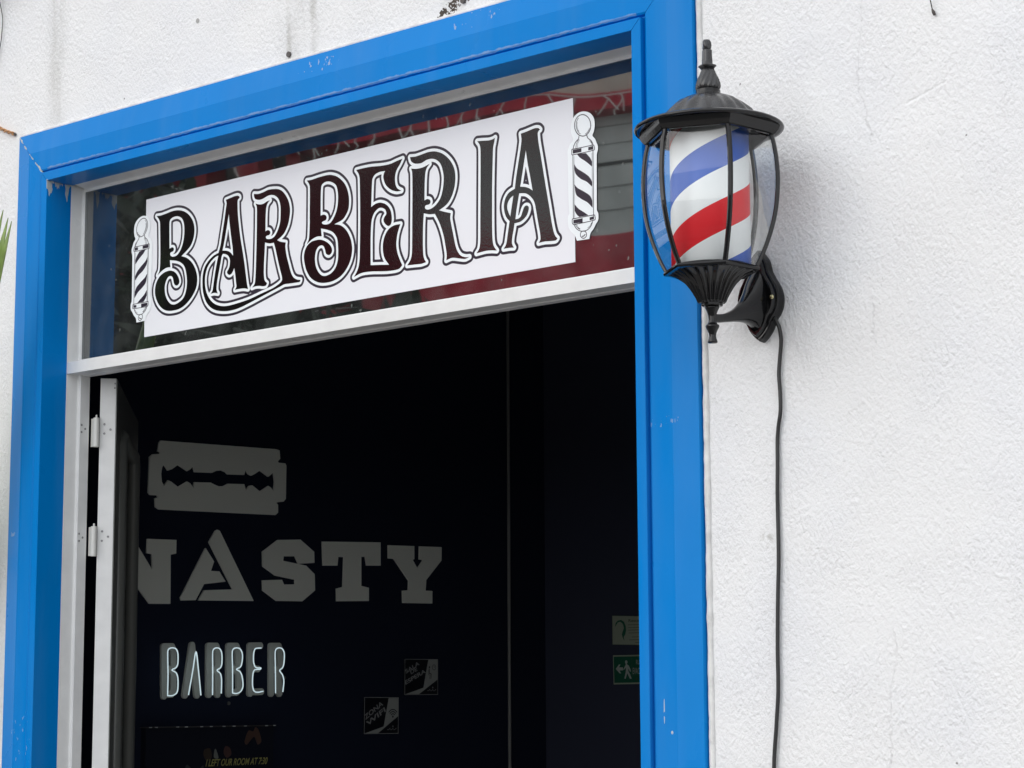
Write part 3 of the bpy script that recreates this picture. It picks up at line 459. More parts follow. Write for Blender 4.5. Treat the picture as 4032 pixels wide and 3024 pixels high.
v_, f_ = loft([[(XL+.0004, y, z) for y, z in BP], [(XR-.0004, y, z) for y, z in BP]]); mesh('transom_bar', v_, f_, ALU, fr_, bevel=.0004)
box('transom_glass', XL+.004, XR-.004, .0556, .0596, ZB1+.002, ZT-.004, GLASS, fr_)
# screws in the left post beside the hinges, and hinge barrels
def scr(par, p, r=.0018, d=(1, 0, 0)):
    d = Vector(d).normalized(); q = d.to_track_quat('Z', 'Y').to_matrix()
    v, f = lathe([(r, -.0006), (r, .0002), (r*.75, .0007), (r*.2, .0004)], 0, 0, 12); v = [Vector(p)+q@Vector(a) for a in v]
    return mesh('screw', v, f, STEEL, par)
for zz in (2.0085, 1.824):
    for dy, dz in ((.0588, .006), (.0665, .0), (.0590, -.006)): scr(pl_, (XL+.0092, dy, zz+dz))
    tag(pl_, None)
scr(pl_, (XL+.0035, .0558, 2.021), .0012)
# ---------------------------------------------------------------- open door leaf
TLc = Vector((-.6055, .0885, 0)); U = Vector((-.73, .683, 0)).normalized(); Vd = Vector((.683, .73, 0)).normalized(); TH = .0265
def lf(a, b, z): return tuple(TLc+U*a+Vd*b+Vector((0, 0, z)))
dr = thing('open_door', (TLc.x, TLc.y, 0), 'white aluminium door leaf swung open inwards at the left of the doorway', 'door')
def lbox(name, a0, a1, b0, b1, z0, z1, m, par, bev=0):
    v, f = boxv(a0, a1, b0, b1, z0, z1); return mesh(name, [lf(*p) for p in v], f, m, par, bevel=bev)
ZD = 2.0965
lbox('hinge_stile', 0, .115, 0, TH, .01, ZD, ALU, dr, .0006)
lbox('lock_stile', .465, .58, 0, TH, .01, ZD, ALU, dr, .0006)
lbox('top_rail', .1151, .4649, .0003, TH-.0003, ZD-.085, ZD, ALU, dr, .0006)
lbox('bottom_rail', .1151, .4649, .0003, TH-.0003, .01, .3, ALU, dr, .0006)
lbox('glass_panel', .112, .468, .010, .015, .29, ZD-.08, GLASS, dr)
INNER = mat('grey_inner_skin', (.13, .135, .125), .35)  # darker grey for the skin and beads on the room side
lbox('inner_face', .0, .115, TH+.0002, TH+.0015, .01, ZD-.001, INNER, dr); lbox('inner_face', .465, .58, TH+.0002, TH+.0015, .01, ZD-.001, INNER, dr)
lbox('inner_face', .1151, .4649, TH+.0002, TH+.0015, ZD-.085, ZD-.001, INNER, dr)
# rounded glazing bead standing proud on the room side
path = [lf(.115, TH+.002, .30), lf(.115, TH+.002, ZD-.10), lf(.130, TH+.002, ZD-.085), lf(.450, TH+.002, ZD-.085), lf(.465, TH+.002, ZD-.10), lf(.465, TH+.002, .30)]
v_, f_ = tube(path, .012, 14); mesh('glazing_bead', v_, f_, INNER, dr, smooth=True)
v_, f_ = tube([lf(.155, TH+.001, .30), lf(.155, TH+.001, ZD-.12), lf(.165, TH+.001, ZD-.11)], .006, 12); mesh('glazing_bead', v_, f_, INNER, dr, smooth=True)
for zz in (2.0085, 1.826):
    for a, b in ((.008, .009), (.018, .0), (.008, -.007)): 
        pt = Vector(lf(0, a+.0, zz+b)); scr(dr, pt-U*.0004, .0019, -U)
for x in ((.0245, 2.0875), (.0240, 2.0800)): scr(dr, Vector(lf(0, x[0], x[1]))-U*.0002, .0014, -U)
HING = mat('hinge_enamel', (.68, .68, .65), .35)
for z0, z1 in ((1.9776, 2.0278), (1.7924, 1.843)):
    hx, hy = -.6045, .0805; zm = (z0+z1)/2
    v_, f_ = lathe([(.0045, z0), (.0052, z0+.0006), (.0052, zm-.0004), (.0046, zm), (.0052, zm+.0004), (.0052, z1-.0006), (.0045, z1), (.0016, z1), (.0016, z1+.0045), (.0008, z1+.005)], hx, hy, 20)
    hh = mesh('hinge', v_, f_, HING, dr, smooth=False); hh.modifiers.new('b', 'BEVEL').width = .0002
    v_, f_ = boxv(hx-.012, hx, hy-.0015, hy+.0005, z0+.001, z1-.001); mesh('hinge_plate', v_, f_, HING, hh)
# ---------------------------------------------------------------- BARBERIA sign on the transom glass
def onsign(y): return lambda a, b, t: (a, y-t, b)
sg = thing('barber_sign', (0, .055, 2.146), 'long white vinyl sign reading BARBERIA in ornate black letters on the transom glass', 'sign')
v_, f_ = loft([[(-.4540, y, 2.3791), (.4634, y, 2.3807), (.4650, y, 2.1472), (-.4525, y, 2.1462)] for y in (.0551, .0554)]); mesh('panel', v_, f_, VINYL, sg)
loopsets = {k: [smooth_loop(s) for s in ls] for k, ls in SIGN.items()}
allF = list(loopsets.values()); pts = np.concatenate([l for f in allF for l in f]); lo = pts.min(0)-.012; hi = pts.max(0)+.012; H = .0005
nx, nz = int((hi[0]-lo[0])/H)+1, int((hi[1]-lo[1])/H)+1
FF = np.full((nx, nz), .05)
for k, f in loopsets.items():
    p = np.concatenate(f); a = np.maximum(((p.min(0)-.011-lo)/H).astype(int), 0); b = np.minimum(((p.max(0)+.011-lo)/H).astype(int)+1, (nx, nz))
    sub = field([f], [], lo[0]+a[0]*H, lo[1]+a[1]*H, b[0]-a[0], b[1]-a[1], H); FF[a[0]:b[0], a[1]:b[1]] = np.minimum(FF[a[0]:b[0], a[1]:b[1]], sub)
sheet('letter_outline', contours(FF, lo[0], lo[1], H, .0083), onsign(.05500), VLINE, sg)
sheet('letter_halo', contours(FF, lo[0], lo[1], H, .0043), onsign(.05485), VWHITE, sg)
names = {'B1': 'letter_B', 'AR': 'letters_AR', 'B2': 'letter_B', 'E': 'letter_E', 'R2': 'letter_R', 'I': 'letter_I', 'A2': 'letter_A'}
for k, f in loopsets.items():
    sheet('letter', [simplify(l, .00005) for l in f], onsign(.05470), VBLACK, sg)
# barber-pole stickers at both ends of the sign, the left one mirrored
def pole(mirror, label):
    cx = .4985 if not mirror else -.4735
    th = thing('barber_pole_sticker', (cx, .0545, 2.18), label, 'sticker', 'barber pole stickers at the ends of the sign')
    base = smooth_loop(POLE_BASE, 4); c0 = .4925
    def T(l):
        l = np.array(l, float)
        if mirror: l = l.copy(); l[:, 0] = -(l[:, 0]-c0)*.985+cx-.0005; l[:, 1] = (l[:, 1]-2.262)*.985+2.2578
        return l
    sheet('sticker_base', [T(simplify(base, .00005))], onsign(.0544), VWHITE, th)
    fills = [[T(smooth_loop(s, 5))] for s in POLE_FILL]
    strokes = [(T(crs(dec(s)[0], 4)) if len(dec(s)[0]) > 3 else T(dec(s)[0]), w_/3.072*1/3300*1.55) for s, w_ in POLE_STROKE]
    shape('pole_drawing', fills, strokes, onsign(.0542), VLINE, th, h=.0004, pad=.004)
pole(False, 'cut-out barber pole sticker with stripes on the glass at the right end of the sign')
pole(True, 'cut-out barber pole sticker with stripes on the glass at the left end of the sign')
# ---------------------------------------------------------------- wall lantern with a striped barber cylinder
LX, LY = .8167, -.1187
ln = thing('wall_lantern', (LX, 0, 2.04), 'black cast wall lantern with glass sides around a red, white and blue striped barber cylinder', 'wall lamp')
A0 = math.radians(-90-7.6)
def hexp(r, z, rot=0): return [(LX+r*math.cos(A0+math.radians(60*k)+rot), LY+r*math.sin(A0+math.radians(60*k)+rot), z) for k in range(6)]
def flute(n, d, z0, z1):
    def f(a, z):
        k = max(0, min(1, (z1-z)/(z1-z0)*3)) if z1 != z0 else 1
        return 1-d*k*(.5+.5*math.cos(n*(a-A0)))
    return f
# finial: spindle, collar, acorn with raised ribs
def leafy(n, d, tw=0): return lambda a, z: 1+d*math.sin(n*a+tw*z)
v_, f_ = lathe([(.0005, 2.3515), (.0035, 2.3505), (.0050, 2.3475), (.0054, 2.3435), (.0050, 2.3400), (.0041, 2.3383)], LX-.001, LY, 24, leafy(3, .16, 300)); mesh('finial_tip', v_, [q[::-1] for q in f_], IRON2, ln, smooth=True)
v_, f_ = lathe([(.0043, 2.3385), (.0056, 2.3370), (.0056, 2.3340), (.0058, 2.3290), (.0061, 2.3240), (.0063, 2.3195), (.0100, 2.3180), (.0106, 2.3170), (.0090, 2.3155), (.0070, 2.3130)], LX-.0005, LY, 32, leafy(4, .09, 0)); mesh('finial_spindle', v_, [q[::-1] for q in f_], IRON2, ln, smooth=True)
def acorn(a, z): 
    u = (z-2.287)/(.026); return 1+.06*math.cos(4*a)+.055*math.cos(14*a+9*u*math.copysign(1, math.sin(2*a)))
v_, f_ = lathe([(.0075, 2.3135), (.0088, 2.3100), (.0105, 2.3060), (.0125, 2.3020), (.0140, 2.2980), (.0150, 2.2940), (.0153, 2.2905), (.0146, 2.2880), (.0135, 2.2868)], LX, LY, 96, acorn); mesh('finial_acorn', v_, [q[::-1] for q in f_], IRON2, ln, smooth=True)
v_, f_ = lathe([(.0140, 2.2870), (.0150, 2.2862), (.0152, 2.2825), (.0160, 2.2812), (.0162, 2.2790)], LX, LY, 48); mesh('finial_ring', v_, [q[::-1] for q in f_], IRON, ln, smooth=False, bevel=.0004)
def roofr(a, z):
    k = max(0, min(1, (2.279-z)/.006)); return 1+k*(.042*math.cos(18*a)*(.4+.6*math.sin(190*z)**2)+.03*math.cos(6*(a-A0))*math.sin((z-2.243)*110))
v_, f_ = lathe([(.0155, 2.2800), (.0200, 2.2790), (.0270, 2.2765), (.0350, 2.2725), (.0430, 2.2670), (.0510, 2.2590), (.0570, 2.2510), (.0600, 2.2460), (.0610, 2.2430)], LX, LY, 192, roofr); mesh('roof', v_, [q[::-1] for q in f_], IRON2, ln, smooth=True)
v_, f_ = lathe([(.0560, 2.2440), (.0640, 2.2455), (.0760, 2.2440), (.0870, 2.2410), (.0905, 2.2390), (.0916, 2.2370), (.0905, 2.2352), (.0870, 2.2350), (.0800, 2.2365)], LX, LY, 72); mesh('brim', v_, [q[::-1] for q in f_], IRON, ln, smooth=True)
# hexagonal skirt under the brim
rs = [hexp(.0885, 2.2362), hexp(.0860, 2.2300), hexp(.0815, 2.2252), hexp(.0795, 2.2240), hexp(.0755, 2.2240), hexp(.0745, 2.2360)]
v_, f_ = loft(rs, caps=False); mesh('skirt', v_, [q[::-1] for q in f_], IRON, ln)
# cage profile (vertex radius by height)
CZ = [(2.2260, .0785), (2.2100, .0822), (2.1900, .0848), (2.1700, .0856), (2.1500, .0846), (2.1300, .0820), (2.1100, .0772), (2.0900, .0703), (2.0750, .0638), (2.0620, .0570)]
CZs = crs([(z, r) for z, r in CZ], 3)
for k in range(6):
    a = A0+math.radians(60*k); e = Vector((math.cos(a), math.sin(a), 0)); s_ = Vector((-math.sin(a), math.cos(a), 0)); rings = []
    for z, r in CZs:
        c = Vector((LX, LY, z))+e*r
        rings.append([c+e*(-.0042)+s_*(-.0022), c+e*(-.0030)+s_*(-.0031), c+e*(-.0002)+s_*(-.0026), c+e*.0008, c+e*(-.0002)+s_*.0026, c+e*(-.0030)+s_*.0031, c+e*(-.0042)+s_*.0022])
    v_, f_ = loft(rings); mesh('cage_post', v_, f_, IRON, ln)
for k in range(6):
    rings = []
    for z, r in CZs:
        p = hexp(r-.0030, z); a, b = Vector(p[k]), Vector(p[(k+1) % 6]); rings.append([a, a.lerp(b, .33), a.lerp(b, .66), b])
    v_, f_ = loft(rings, close=False, caps=False); mesh('glass_pane', v_, f_, LGLASS, ln, smooth=True)
# striped cylinder
STR = bpy.data.materials.new('barber_stripes'); STR.use_nodes = True; t, N, L = nodes(STR); b = N['Principled BSDF']; b.inputs['Roughness'].default_value = .35; b.inputs['Specular IOR Level'].default_value = .3
tc = N.new('ShaderNodeTexCoord'); sp = N.new('ShaderNodeSeparateXYZ'); L.new(tc.outputs['Object'], sp.inputs[0])
def _m(op, a, c=None):
    n = N.new('ShaderNodeMath'); n.operation = op
    for i, v in enumerate((a, c)):
        if v is None: continue
        if isinstance(v, (int, float)): n.inputs[i].default_value = v
        else: L.new(v, n.inputs[i])
    return n.outputs[0]
PIT = .1535
at = _m('ARCTAN2', sp.outputs[1], sp.outputs[0]); ph = _m('FRACT', _m('ADD', _m('DIVIDE', _m('SUBTRACT', _m('SUBTRACT', sp.outputs[2], _m('MULTIPLY', at, PIT/(2*math.pi))), .1046+30*PIT/360), PIT), 4.0))
cr = N.new('ShaderNodeValToRGB'); cr.color_ramp.interpolation = 'CONSTANT'; E_ = cr.color_ramp.elements
E_[0].position = 0; E_[0].color = (.75, .006, .016, 1); E_[1].position = .25; E_[1].color = (.90, .92, .94, 1)
x = E_.new(.5); x.color = (.0, .09, .52, 1); x = E_.new(.75); x.color = (.90, .92, .94, 1)
L.new(ph, cr.inputs[0]); L.new(cr.outputs[0], b.inputs['Base Color'])
v_, f_ = lathe([(.0470, 2.066), (.0482, 2.0665), (.0482, 2.2325), (.0470, 2.233)], 0, 0, 96); v_ = [(a, b_, c-2.0) for a, b_, c in v_]
o = mesh('striped_cylinder', v_, f_, STR, None); o.location = (LX, LY, 2.0); o.parent = ln; o.matrix_parent_inverse = pinv(ln)
for p in o.data.polygons: p.use_smooth = len(p.vertices) == 4
# lower rim and fluted cup
rs = [hexp(.0550, 2.0645), hexp(.0585, 2.0640), hexp(.0600, 2.0615), hexp(.0590, 2.0590), hexp(.0540, 2.0585)]
v_, f_ = loft(rs); mesh('bottom_rim', v_, f_, IRON, ln)
def cupf(a, z):
    u = max(0, min(1, (z-2.0225)/.037)); hexf = math.cos(math.pi/6)/math.cos(((a-A0) % (math.pi/3))-math.pi/6)
    hx = 1+(1/hexf-1)*0; k = u**2
    return (1-k)+k*(hexf/ .955) - .13*(1-u*.45)*(.5+.5*math.cos(24*(a-A0)))
v_, f_ = lathe([(.0560, 2.0600), (.0520, 2.0580), (.0440, 2.0550), (.0375, 2.0510), (.0320, 2.0465), (.0275, 2.0410), (.0235, 2.0350), (.0200, 2.0290), (.0178, 2.0240), (.0170, 2.0226)], LX, LY, 240, cupf); mesh('fluted_cup', v_, [q[::-1] for q in f_], IRON, ln, smooth=True)
v_, f_ = lathe([(.0150, 2.0240), (.0152, 2.0215), (.0125, 2.0212), (.0125, 2.0195), (.0118, 2.0180), (.0080, 2.0178)], LX, LY, 24, lambda a, z: 1+.05*(1 if math.sin(12*a) > 0 else -1)); mesh('cup_collar', v_, [q[::-1] for q in f_], IRON, ln)
BR = [(.0060, 2.0185), (.0084, 2.0175), (.0085, 2.0160), (.0072, 2.0135), (.0056, 2.0095), (.0050, 2.0060), (.0047, 2.0020), (.0050, 1.9985), (.0060, 1.9965), (.0080, 1.9950), (.0084, 1.9938), (.0078, 1.9920), (.0060, 1.9885), (.0046, 1.9850), (.0042, 1.9820), (.0046, 1.9790), (.0058, 1.9755), (.0060, 1.9742), (.0050, 1.9732), (.0020, 1.9728)]
v_, f_ = lathe(BR, LX, LY, 32); mesh('lower_finial', v_, [q[::-1] for q in f_], IRON, ln, smooth=True)
# trumpet-shaped arm
AR_ = [(-.1180, 2.0005, 2.0095, .0040), (-.1080, 1.9995, 2.0102, .0042), (-.0920, 2.0020, 2.0132, .0046), (-.0710, 2.0055, 2.0215, .0058), (-.0530, 2.0075, 2.0345, .0080), (-.0400, 2.0075, 2.0490, .0105), (-.0300, 2.0060, 2.0640, .0130), (-.0230, 2.0035, 2.0740, .0150), (-.0190, 2.0010, 2.0790, .0158)]
ars = crs(AR_, 4); rings = []
for y, z0, z1, hw in ars:
    zc, hz = (z0+z1)/2, (z1-z0)/2; cxx = LX-.004*max(0, (y+.1180)/.1)
    rings.append([(cxx+hw*math.copysign(abs(math.cos(q))**.8, math.cos(q)), y, zc+hz*math.copysign(abs(math.sin(q))**.85, math.sin(q))) for q in [2*math.pi*j/28 for j in range(28)]])
v_, f_ = loft(rings); mesh('arm', v_, f_, IRON, ln, smooth=True)
# shield-shaped back plate, stepped
PX = .8125
RP = [(.0, 2.1045), (.0055, 2.0985), (.0105, 2.0910), (.0130, 2.0830), (.0150, 2.0760), (.0200, 2.0670), (.0262, 2.0570), (.0298, 2.0470), (.0305, 2.0380), (.0290, 2.0290), (.0250, 2.0210), (.0195, 2.0145), (.0170, 2.0085), (.0130, 2.0010), (.0060, 1.9930), (.0, 1.9885)]
RP = [(a*1.0, b) for a, b in RP]
def plate(k, y): 
    zc = 2.044
    R_ = crs(RP, 4, corners={0, len(RP)-1}); out = [(PX+p[0]*k, y, zc+(p[1]-zc)*k**.7) for p in R_] + [(PX-p[0]*k, y, zc+(p[1]-zc)*k**.7) for p in R_[::-1][1:-1]]
    return out
rings = [plate(1, -.0004), plate(1.01, -.004), plate(.99, -.0125), plate(.955, -.0150), plate(.89, -.0152), plate(.87, -.0190), plate(.83, -.0215), plate(.76, -.0215), plate(.74, -.0185), plate(.50, -.0185), plate(.47, -.0200), plate(.2, -.0200)]
v_, f_ = loft(rings); bplate = mesh('back_plate', v_, [q[::-1] for q in f_], IRON, ln)
for x in (.7935, .8372):
    v, f = lathe([(.0030, 0), (.0032, .0012), (.0022, .0026), (.0008, .0030)], 0, 0, 16); v = [(x+a, -.0198-c, 2.0408+b_) for a, b_, c in v]; mesh('screw', v, f, SCREW, bplate, smooth=True)
# ---------------------------------------------------------------- power cable
cb = [(.8300, 2.0195, -.008), (.8355, 2.0120, -.009), (.839, 2.004, -.008), (.840, 1.988, -.006), (.837, 1.967, -.005), (.835, 1.947, -.005), (.836, 1.926, -.005), (.837, 1.906, -.006), (.836, 1.895, -.006), (.833, 1.884, -.005), (.830, 1.865, -.004), (.830, 1.835, -.005), (.829, 1.805, -.005), (.828, 1.781, -.004), (.8285, 1.72, -.005), (.826, 1.67, -.005), (.824, 1.61, -.005), (.8235, 1.56, -.005), (.820, 1.52, -.005), (.815, 1.467, -.005), (.812, 1.2, -.005), (.815, .6, -.005), (.812, .02, -.006)]
v_, f_ = tube([(a, c, b_) for a, b_, c in crs(cb, 6)], .0025, 12); tag(mesh('power_cable', v_, f_, RUBBER, None, smooth=True), 'thin black power cable hanging down the white wall below the lantern', 'cable')
# ---------------------------------------------------------------- things on the dark side wall
KY = lambda y: -2.22+(y+2.22)*.9103
KZ = lambda z: 1.55+(z-1.55)*.9103
def onwall(x): return lambda a, b, t: (x+t, a, b)
def artthing(name, keys, label, cat, group=None, th=.0035, m=GREYPVC):
    loops = [poly_loop(s) for s in WALL_ART[keys]]; c = np.concatenate(loops).mean(0)
    o = shape(name, [loops], [], onwall(XWL+.0005), m, None, off=.0004, h=.0008, thick=th, pad=.006)
    return tag(o, label, cat, group)
artthing('razor_blade_sign', 'blade', 'grey cut-out razor blade with slotted centre mounted on the dark wall', 'wall sign')
nm = thing('shop_name_letters', (XWL, 1.5, 1.8), 'large grey slab letters reading NASTY mounted on the dark wall under the razor blade', 'sign lettering')
for k in 'NASTY':
    loops = [poly_loop(s) for s in WALL_ART[k]]
    fl = [[l] for l in loops]
    shape('letter', fl, [], onwall(XWL+.0005), GREYPVC, nm, off=.0004, h=.001, thick=.0035, pad=.006)
ns = thing('neon_barber_sign', (XWL, 1.2, 1.55), 'grey letters reading BARBER with thin lit pale blue neon tubes on the dark wall', 'neon sign')
NB = mat('grey_letter_backing', (.62, .64, .59), .5)
NEON = mat('neon_tube', (.5, .6, .62), .2, coat=.6, emit=(.74, .93, 1.0, .42))
for tb, bk in zip(TUBES, BACKS):
    strokes = [(np.array(dec(s)[0]), (.0145) if len(dec(s)[0]) != 2 or True else .02) for s in bk]
    bk_ = shape('letter_backing', [], strokes, onwall(XWL+.0005), NB, ns, h=.001, thick=.006, pad=.02)
    for s in tb:
        P_ = [(XWL+.038, a, b_) for a, b_ in crs(dec(s)[0], 5)]; v_, f_ = tube(P_, .0014, 8); mesh('neon_tube', v_, f_, NEON, bk_, smooth=True)
for y, z in ((1.085, 1.606), (1.075+.385, 1.606), (1.28, 1.545)): 
    y, z = KY(y), KZ(z); v, f = lathe([(.004, 0), (.004, .003), (.002, .004)], 0, 0, 10); mesh('standoff_pin', [(XWL+.001+c, y+a, z+b_) for a, b_, c in v], f, mat('dull_pin', (.1, .1, .1), .5), ns)
# framed poster with thin top rail, its glints painted as pale blocks
ps = thing('framed_poster', (XWL, 1.2, 1.4), 'dark framed poster with a yellow caption below the neon sign', 'poster')
PY0, PY1, PZ1, PZ0 = KY(1.016), KY(1.412), KZ(1.4925), .95
box('frame', XWL+.001, XWL+.016, PY0, PY1, PZ0, PZ1-.0025, mat('poster_black', (.014, .017, .028), .7, spec=.1), ps)
trail = box('top_rail', XWL+.001, XWL+.020, PY0-.003, PY1+.0, PZ1-.0024, PZ1, mat('poster_rail', (.05, .05, .05), .4), ps)
GL = mat('painted_glint', (.75, .78, .8), .3)  # pale colour standing in for light glinting off the rail
for q in (.022, .065, .225, .292, .41, .485, .585, .665, .755, .93, .995): box('rail_glint', XWL+.0201, XWL+.0225, PY0+q*(PY1-PY0)-.003, PY0+q*(PY1-PY0)+.003, PZ1-.0018, PZ1-.0002, GL, trail)
def pf(a, b, t): return (XWL+.0165+t, a, b)
def spot(name, pts_, m): shape(name, [[np.array(crs([(KY(a_), KZ(b_)) for a_, b_ in pts_], 5, True))]], [], onwall(XWL+.0164), m, ps, h=.0015, thick=.0005)
spot('pictured_shape', [(1.330, 1.480), (1.345, 1.478), (1.352, 1.488), (1.362, 1.482), (1.372, 1.455), (1.360, 1.447), (1.350, 1.465), (1.340, 1.460), (1.325, 1.447), (1.318, 1.455)], mat('dim_tan', (.10, .055, .04), .6))
spot('pictured_shape', [(1.258, 1.445), (1.272, 1.440), (1.276, 1.425), (1.262, 1.418), (1.252, 1.430)], mat('dim_brown', (.09, .045, .04), .6))
spot('pictured_shape', [(1.192, 1.438), (1.210, 1.440), (1.215, 1.420), (1.200, 1.412), (1.190, 1.425)], mat('dim_skin', (.05, .035, .025), .6))
spot('pictured_shape', [(1.222, 1.420), (1.226, 1.440), (1.236, 1.418)], mat('dim_white', (.22, .24, .22), .6))
spot('pictured_shape', [(1.140, 1.405), (1.165, 1.388), (1.190, 1.402), (1.180, 1.372), (1.150, 1.355), (1.130, 1.350), (1.132, 1.385)], mat('dim_grey', (.05, .06, .065), .6))
YEL = mat('yellow_caption', (.42, .40, .13), .6)
text('caption', 'I LEFT OUR ROOM AT 7:30', (XWL+.017, KY(1.196), KZ(1.3990)), (0, 1, .004), (0, 0, 1), YEL, ps, width=.179, height=.0150, shear=.35, bold=.018)
# small square plaques
PLB = mat('plaque_black', (.007, .008, .011), .3); PLG = mat('plaque_grey', (.40, .42, .40), .5); PLT = mat('plaque_text', (.36, .37, .37), .5)
def plaque(i, label, lines, spans):
    d = PLAQ[i]; rc = poly_loop(d['rect']); c = rc.mean(0)
    th = thing('wall_plaque', (XWL, c[0], c[1]), label, 'wall sign', 'square plaques on the dark side wall')
    sheet('board', [rc], onwall(XWL+.0005), PLB, th, thick=.004)
    rim = [(np.vstack([rc, rc[:1]]), .0012)]; shape('rim_line', [], rim, onwall(XWL+.0046), PLT, th, h=.0006, thick=.0003)
    sheet('corner_patch', [poly_loop(d['patch'])], onwall(XWL+.0047), PLG, th, thick=.0004)
    for body, s in zip(lines, spans):
        q = poly_loop(s); a, b_ = q[0], q[1]; dv_ = Vector((0, b_[0]-a[0], b_[1]-a[1])); L_ = dv_.length
        text('wording', body, (XWL+.0052, a[0], a[1]), dv_, (0, -dv_.z, dv_.y), PLT, th, width=L_, height=.0118 if i else .0100, bold=.02)
    return th
p1 = plaque(0, 'square black and grey plaque reading SALA DE ESPERA, upper of the two', ['SALA', 'DE', 'ESPERA'], T1)
p2 = plaque(1, 'square black and grey plaque reading ZONA WIFI with a wireless symbol, lower of the two', ['ZONA', 'WIFI'], T2)
ic = poly_loop(ICON)
ck, pe, wf = ic[0], ic[1], ic[2]
arc = lambda c, r, a0, a1, n=14: np.array([(c[0]+r*math.cos(math.radians(a0+(a1-a0)*i/n)), c[1]+r*math.sin(math.radians(a0+(a1-a0)*i/n))) for i in range(n+1)])
shape('clock_icon', [], [(arc(ck, .0062, 0, 360), .0012), (np.array([(ck[0], ck[1]+.004), ck, (ck[0]+.003, ck[1]+.001)]), .0010)], onwall(XWL+.0051), PLB, p1, h=.0004, thick=.0002, pad=.004)
shape('waiting_icon', [], [(arc((pe[0]-.001, pe[1]+.013), .0012, 0, 360), .0022), (np.array([(pe[0]-.002, pe[1]+.009), (pe[0]-.001, pe[1]-.002), (pe[0]+.005, pe[1]-.003), (pe[0]+.004, pe[1]-.014)]), .0022), (np.array([(pe[0]-.005, pe[1]+.006), (pe[0]-.004, pe[1]-.005), (pe[0]+.001, pe[1]-.006), (pe[0]-.001, pe[1]-.014)]), .0010)], onwall(XWL+.0051), PLB, p1, h=.0004, thick=.0002, pad=.004)
wc = (wf[0], wf[1]-.003)
shape('wifi_icon', [], [(arc(wc, r, 40, 140), .0022) for r in (.0075, .0125, .0175)]+[(arc((wc[0], wc[1]+.001), .0006, 0, 360), .004)], onwall(XWL+.0051), PLB, p2, h=.0004, thick=.0002, pad=.006)
for th, d in ((p1, PLAQ[0]), (p2, PLAQ[1])):
    rc = poly_loop(d['rect']); x, z = rc[2]; s_ = [(np.array([(x-.036+.0052*i, z+.009+(.001 if i % 2 else 0)), (x-.033+.0052*i, z+.009+.003*(i % 2))]), .0016) for i in range(6)]+[(arc((x-.018, z+.0165), .0012, 0, 360), .0018)]
    shape('maker_mark', [], s_, onwall(XWL+.0048), PLT, th, h=.0005, thick=.0002, pad=.004)
# two safety signs on the back wall
def onback(y): return lambda a, b, t: (a, y-t, b)
SGG = mat('photoluminescent_board', (.33, .37, .29), .5); GRN = mat('safety_green', (.006, .10, .055), .5); GTX = mat('grey_green_print', (.07, .10, .07), .5); WPR = mat('sign_pale_print', (.45, .5, .47), .5)
rc1 = poly_loop(SG1); rc2 = poly_loop(SG2)
s1 = thing('instruction_sign', (rc1[0][0], BY, rc1[3][1]), 'pale instruction sign with a dark hooked drawing, cut off by the right jamb', 'wall sign')
sheet('board', [rc1], onback(BY-.0005), SGG, s1, thick=.004)
shape('board_rim', [], [(np.vstack([rc1, rc1[:1]])*[1, 1]-[0, 0], .0012)], onback(BY-.0047), GTX, s1, h=.0006, thick=.0002)
sheet('hook_drawing', [poly_loop(HOOK)], onback(BY-.0048), GRN, s1, thick=.0003)
W1 = rc1[1][0]-rc1[0][0]; x0, zt = rc1[0][0]+W1*.40, rc1[0][1]; H1 = rc1[0][1]-rc1[3][1]
text('heading', 'Rescate en', (x0+W1*.015, BY-.005, zt-H1*.24), (1, 0, 0), (0, 0, 1), GTX, s1, width=W1*.5, height=H1*.10, bold=.02)
for i, (a, dz) in enumerate(((0, .024), (0, .031), (0, .037), (.002, .044), (.012, .054), (.004, .061), (.022, .068))):
    shape('text_line', [], [(np.array([(x0+a, zt-dz), (x0+.05, zt-dz)]), .0011)], onback(BY-.0049), GTX, s1, h=.0005, thick=.0002, pad=.003)
s2 = thing('evacuation_sign', (rc2[0][0], BY, rc2[3][1]), 'green evacuation route sign with a white arrow and walking figure, below the pale sign', 'wall sign')
sheet('board', [rc2], onback(BY-.0005), SGG, s2, thick=.004)
c2 = rc2.mean(0); inner = c2+(rc2-c2)*np.array([.955, .90]); sheet('green_panel', [inner], onback(BY-.0046), GRN, s2, thick=.0006)
sheet('arrow', [poly_loop(ARR)], onback(BY-.0054), WPR, s2, thick=.0003)
sheet('walking_figure', [smooth_loop(MAN, 3)], onback(BY-.0054), WPR, s2, thick=.0003)
W2 = rc2[1][0]-rc2[0][0]; H2 = rc2[0][1]-rc2[3][1]; xt, zt = rc2[0][0]+W2*.501, rc2[0][1]
text('wording', 'RUTA DE', (xt+W2*.085, BY-.0056, zt-H2*.33), (1, 0, 0), (0, 0, 1), PLG, s2, width=W2*.30, height=H2*.16, bold=.01)
text('wording', 'EVACUACION', (xt, BY-.0056, zt-H2*.66), (1, 0, 0), (0, 0, 1), PLG, s2, width=W2*.46, height=H2*.22, bold=.01)
text('wording', 'ROUTE', (xt+W2*.07, BY-.0056, zt-H2*.87), (1, 0, 0), (0, 0, 1), GTX, s2, width=W2*.2, height=H2*.10)
shape('divider_line', [], [(np.array([(xt-W2*.02, zt-H2*.08), (xt-W2*.02, zt-H2*.92)]), .0007), (np.array([(xt, zt-H2*.71), (xt+W2*.4, zt-H2*.71)]), .0007)], onback(BY-.0055), GTX, s2, h=.0004, thick=.0002, pad=.003)
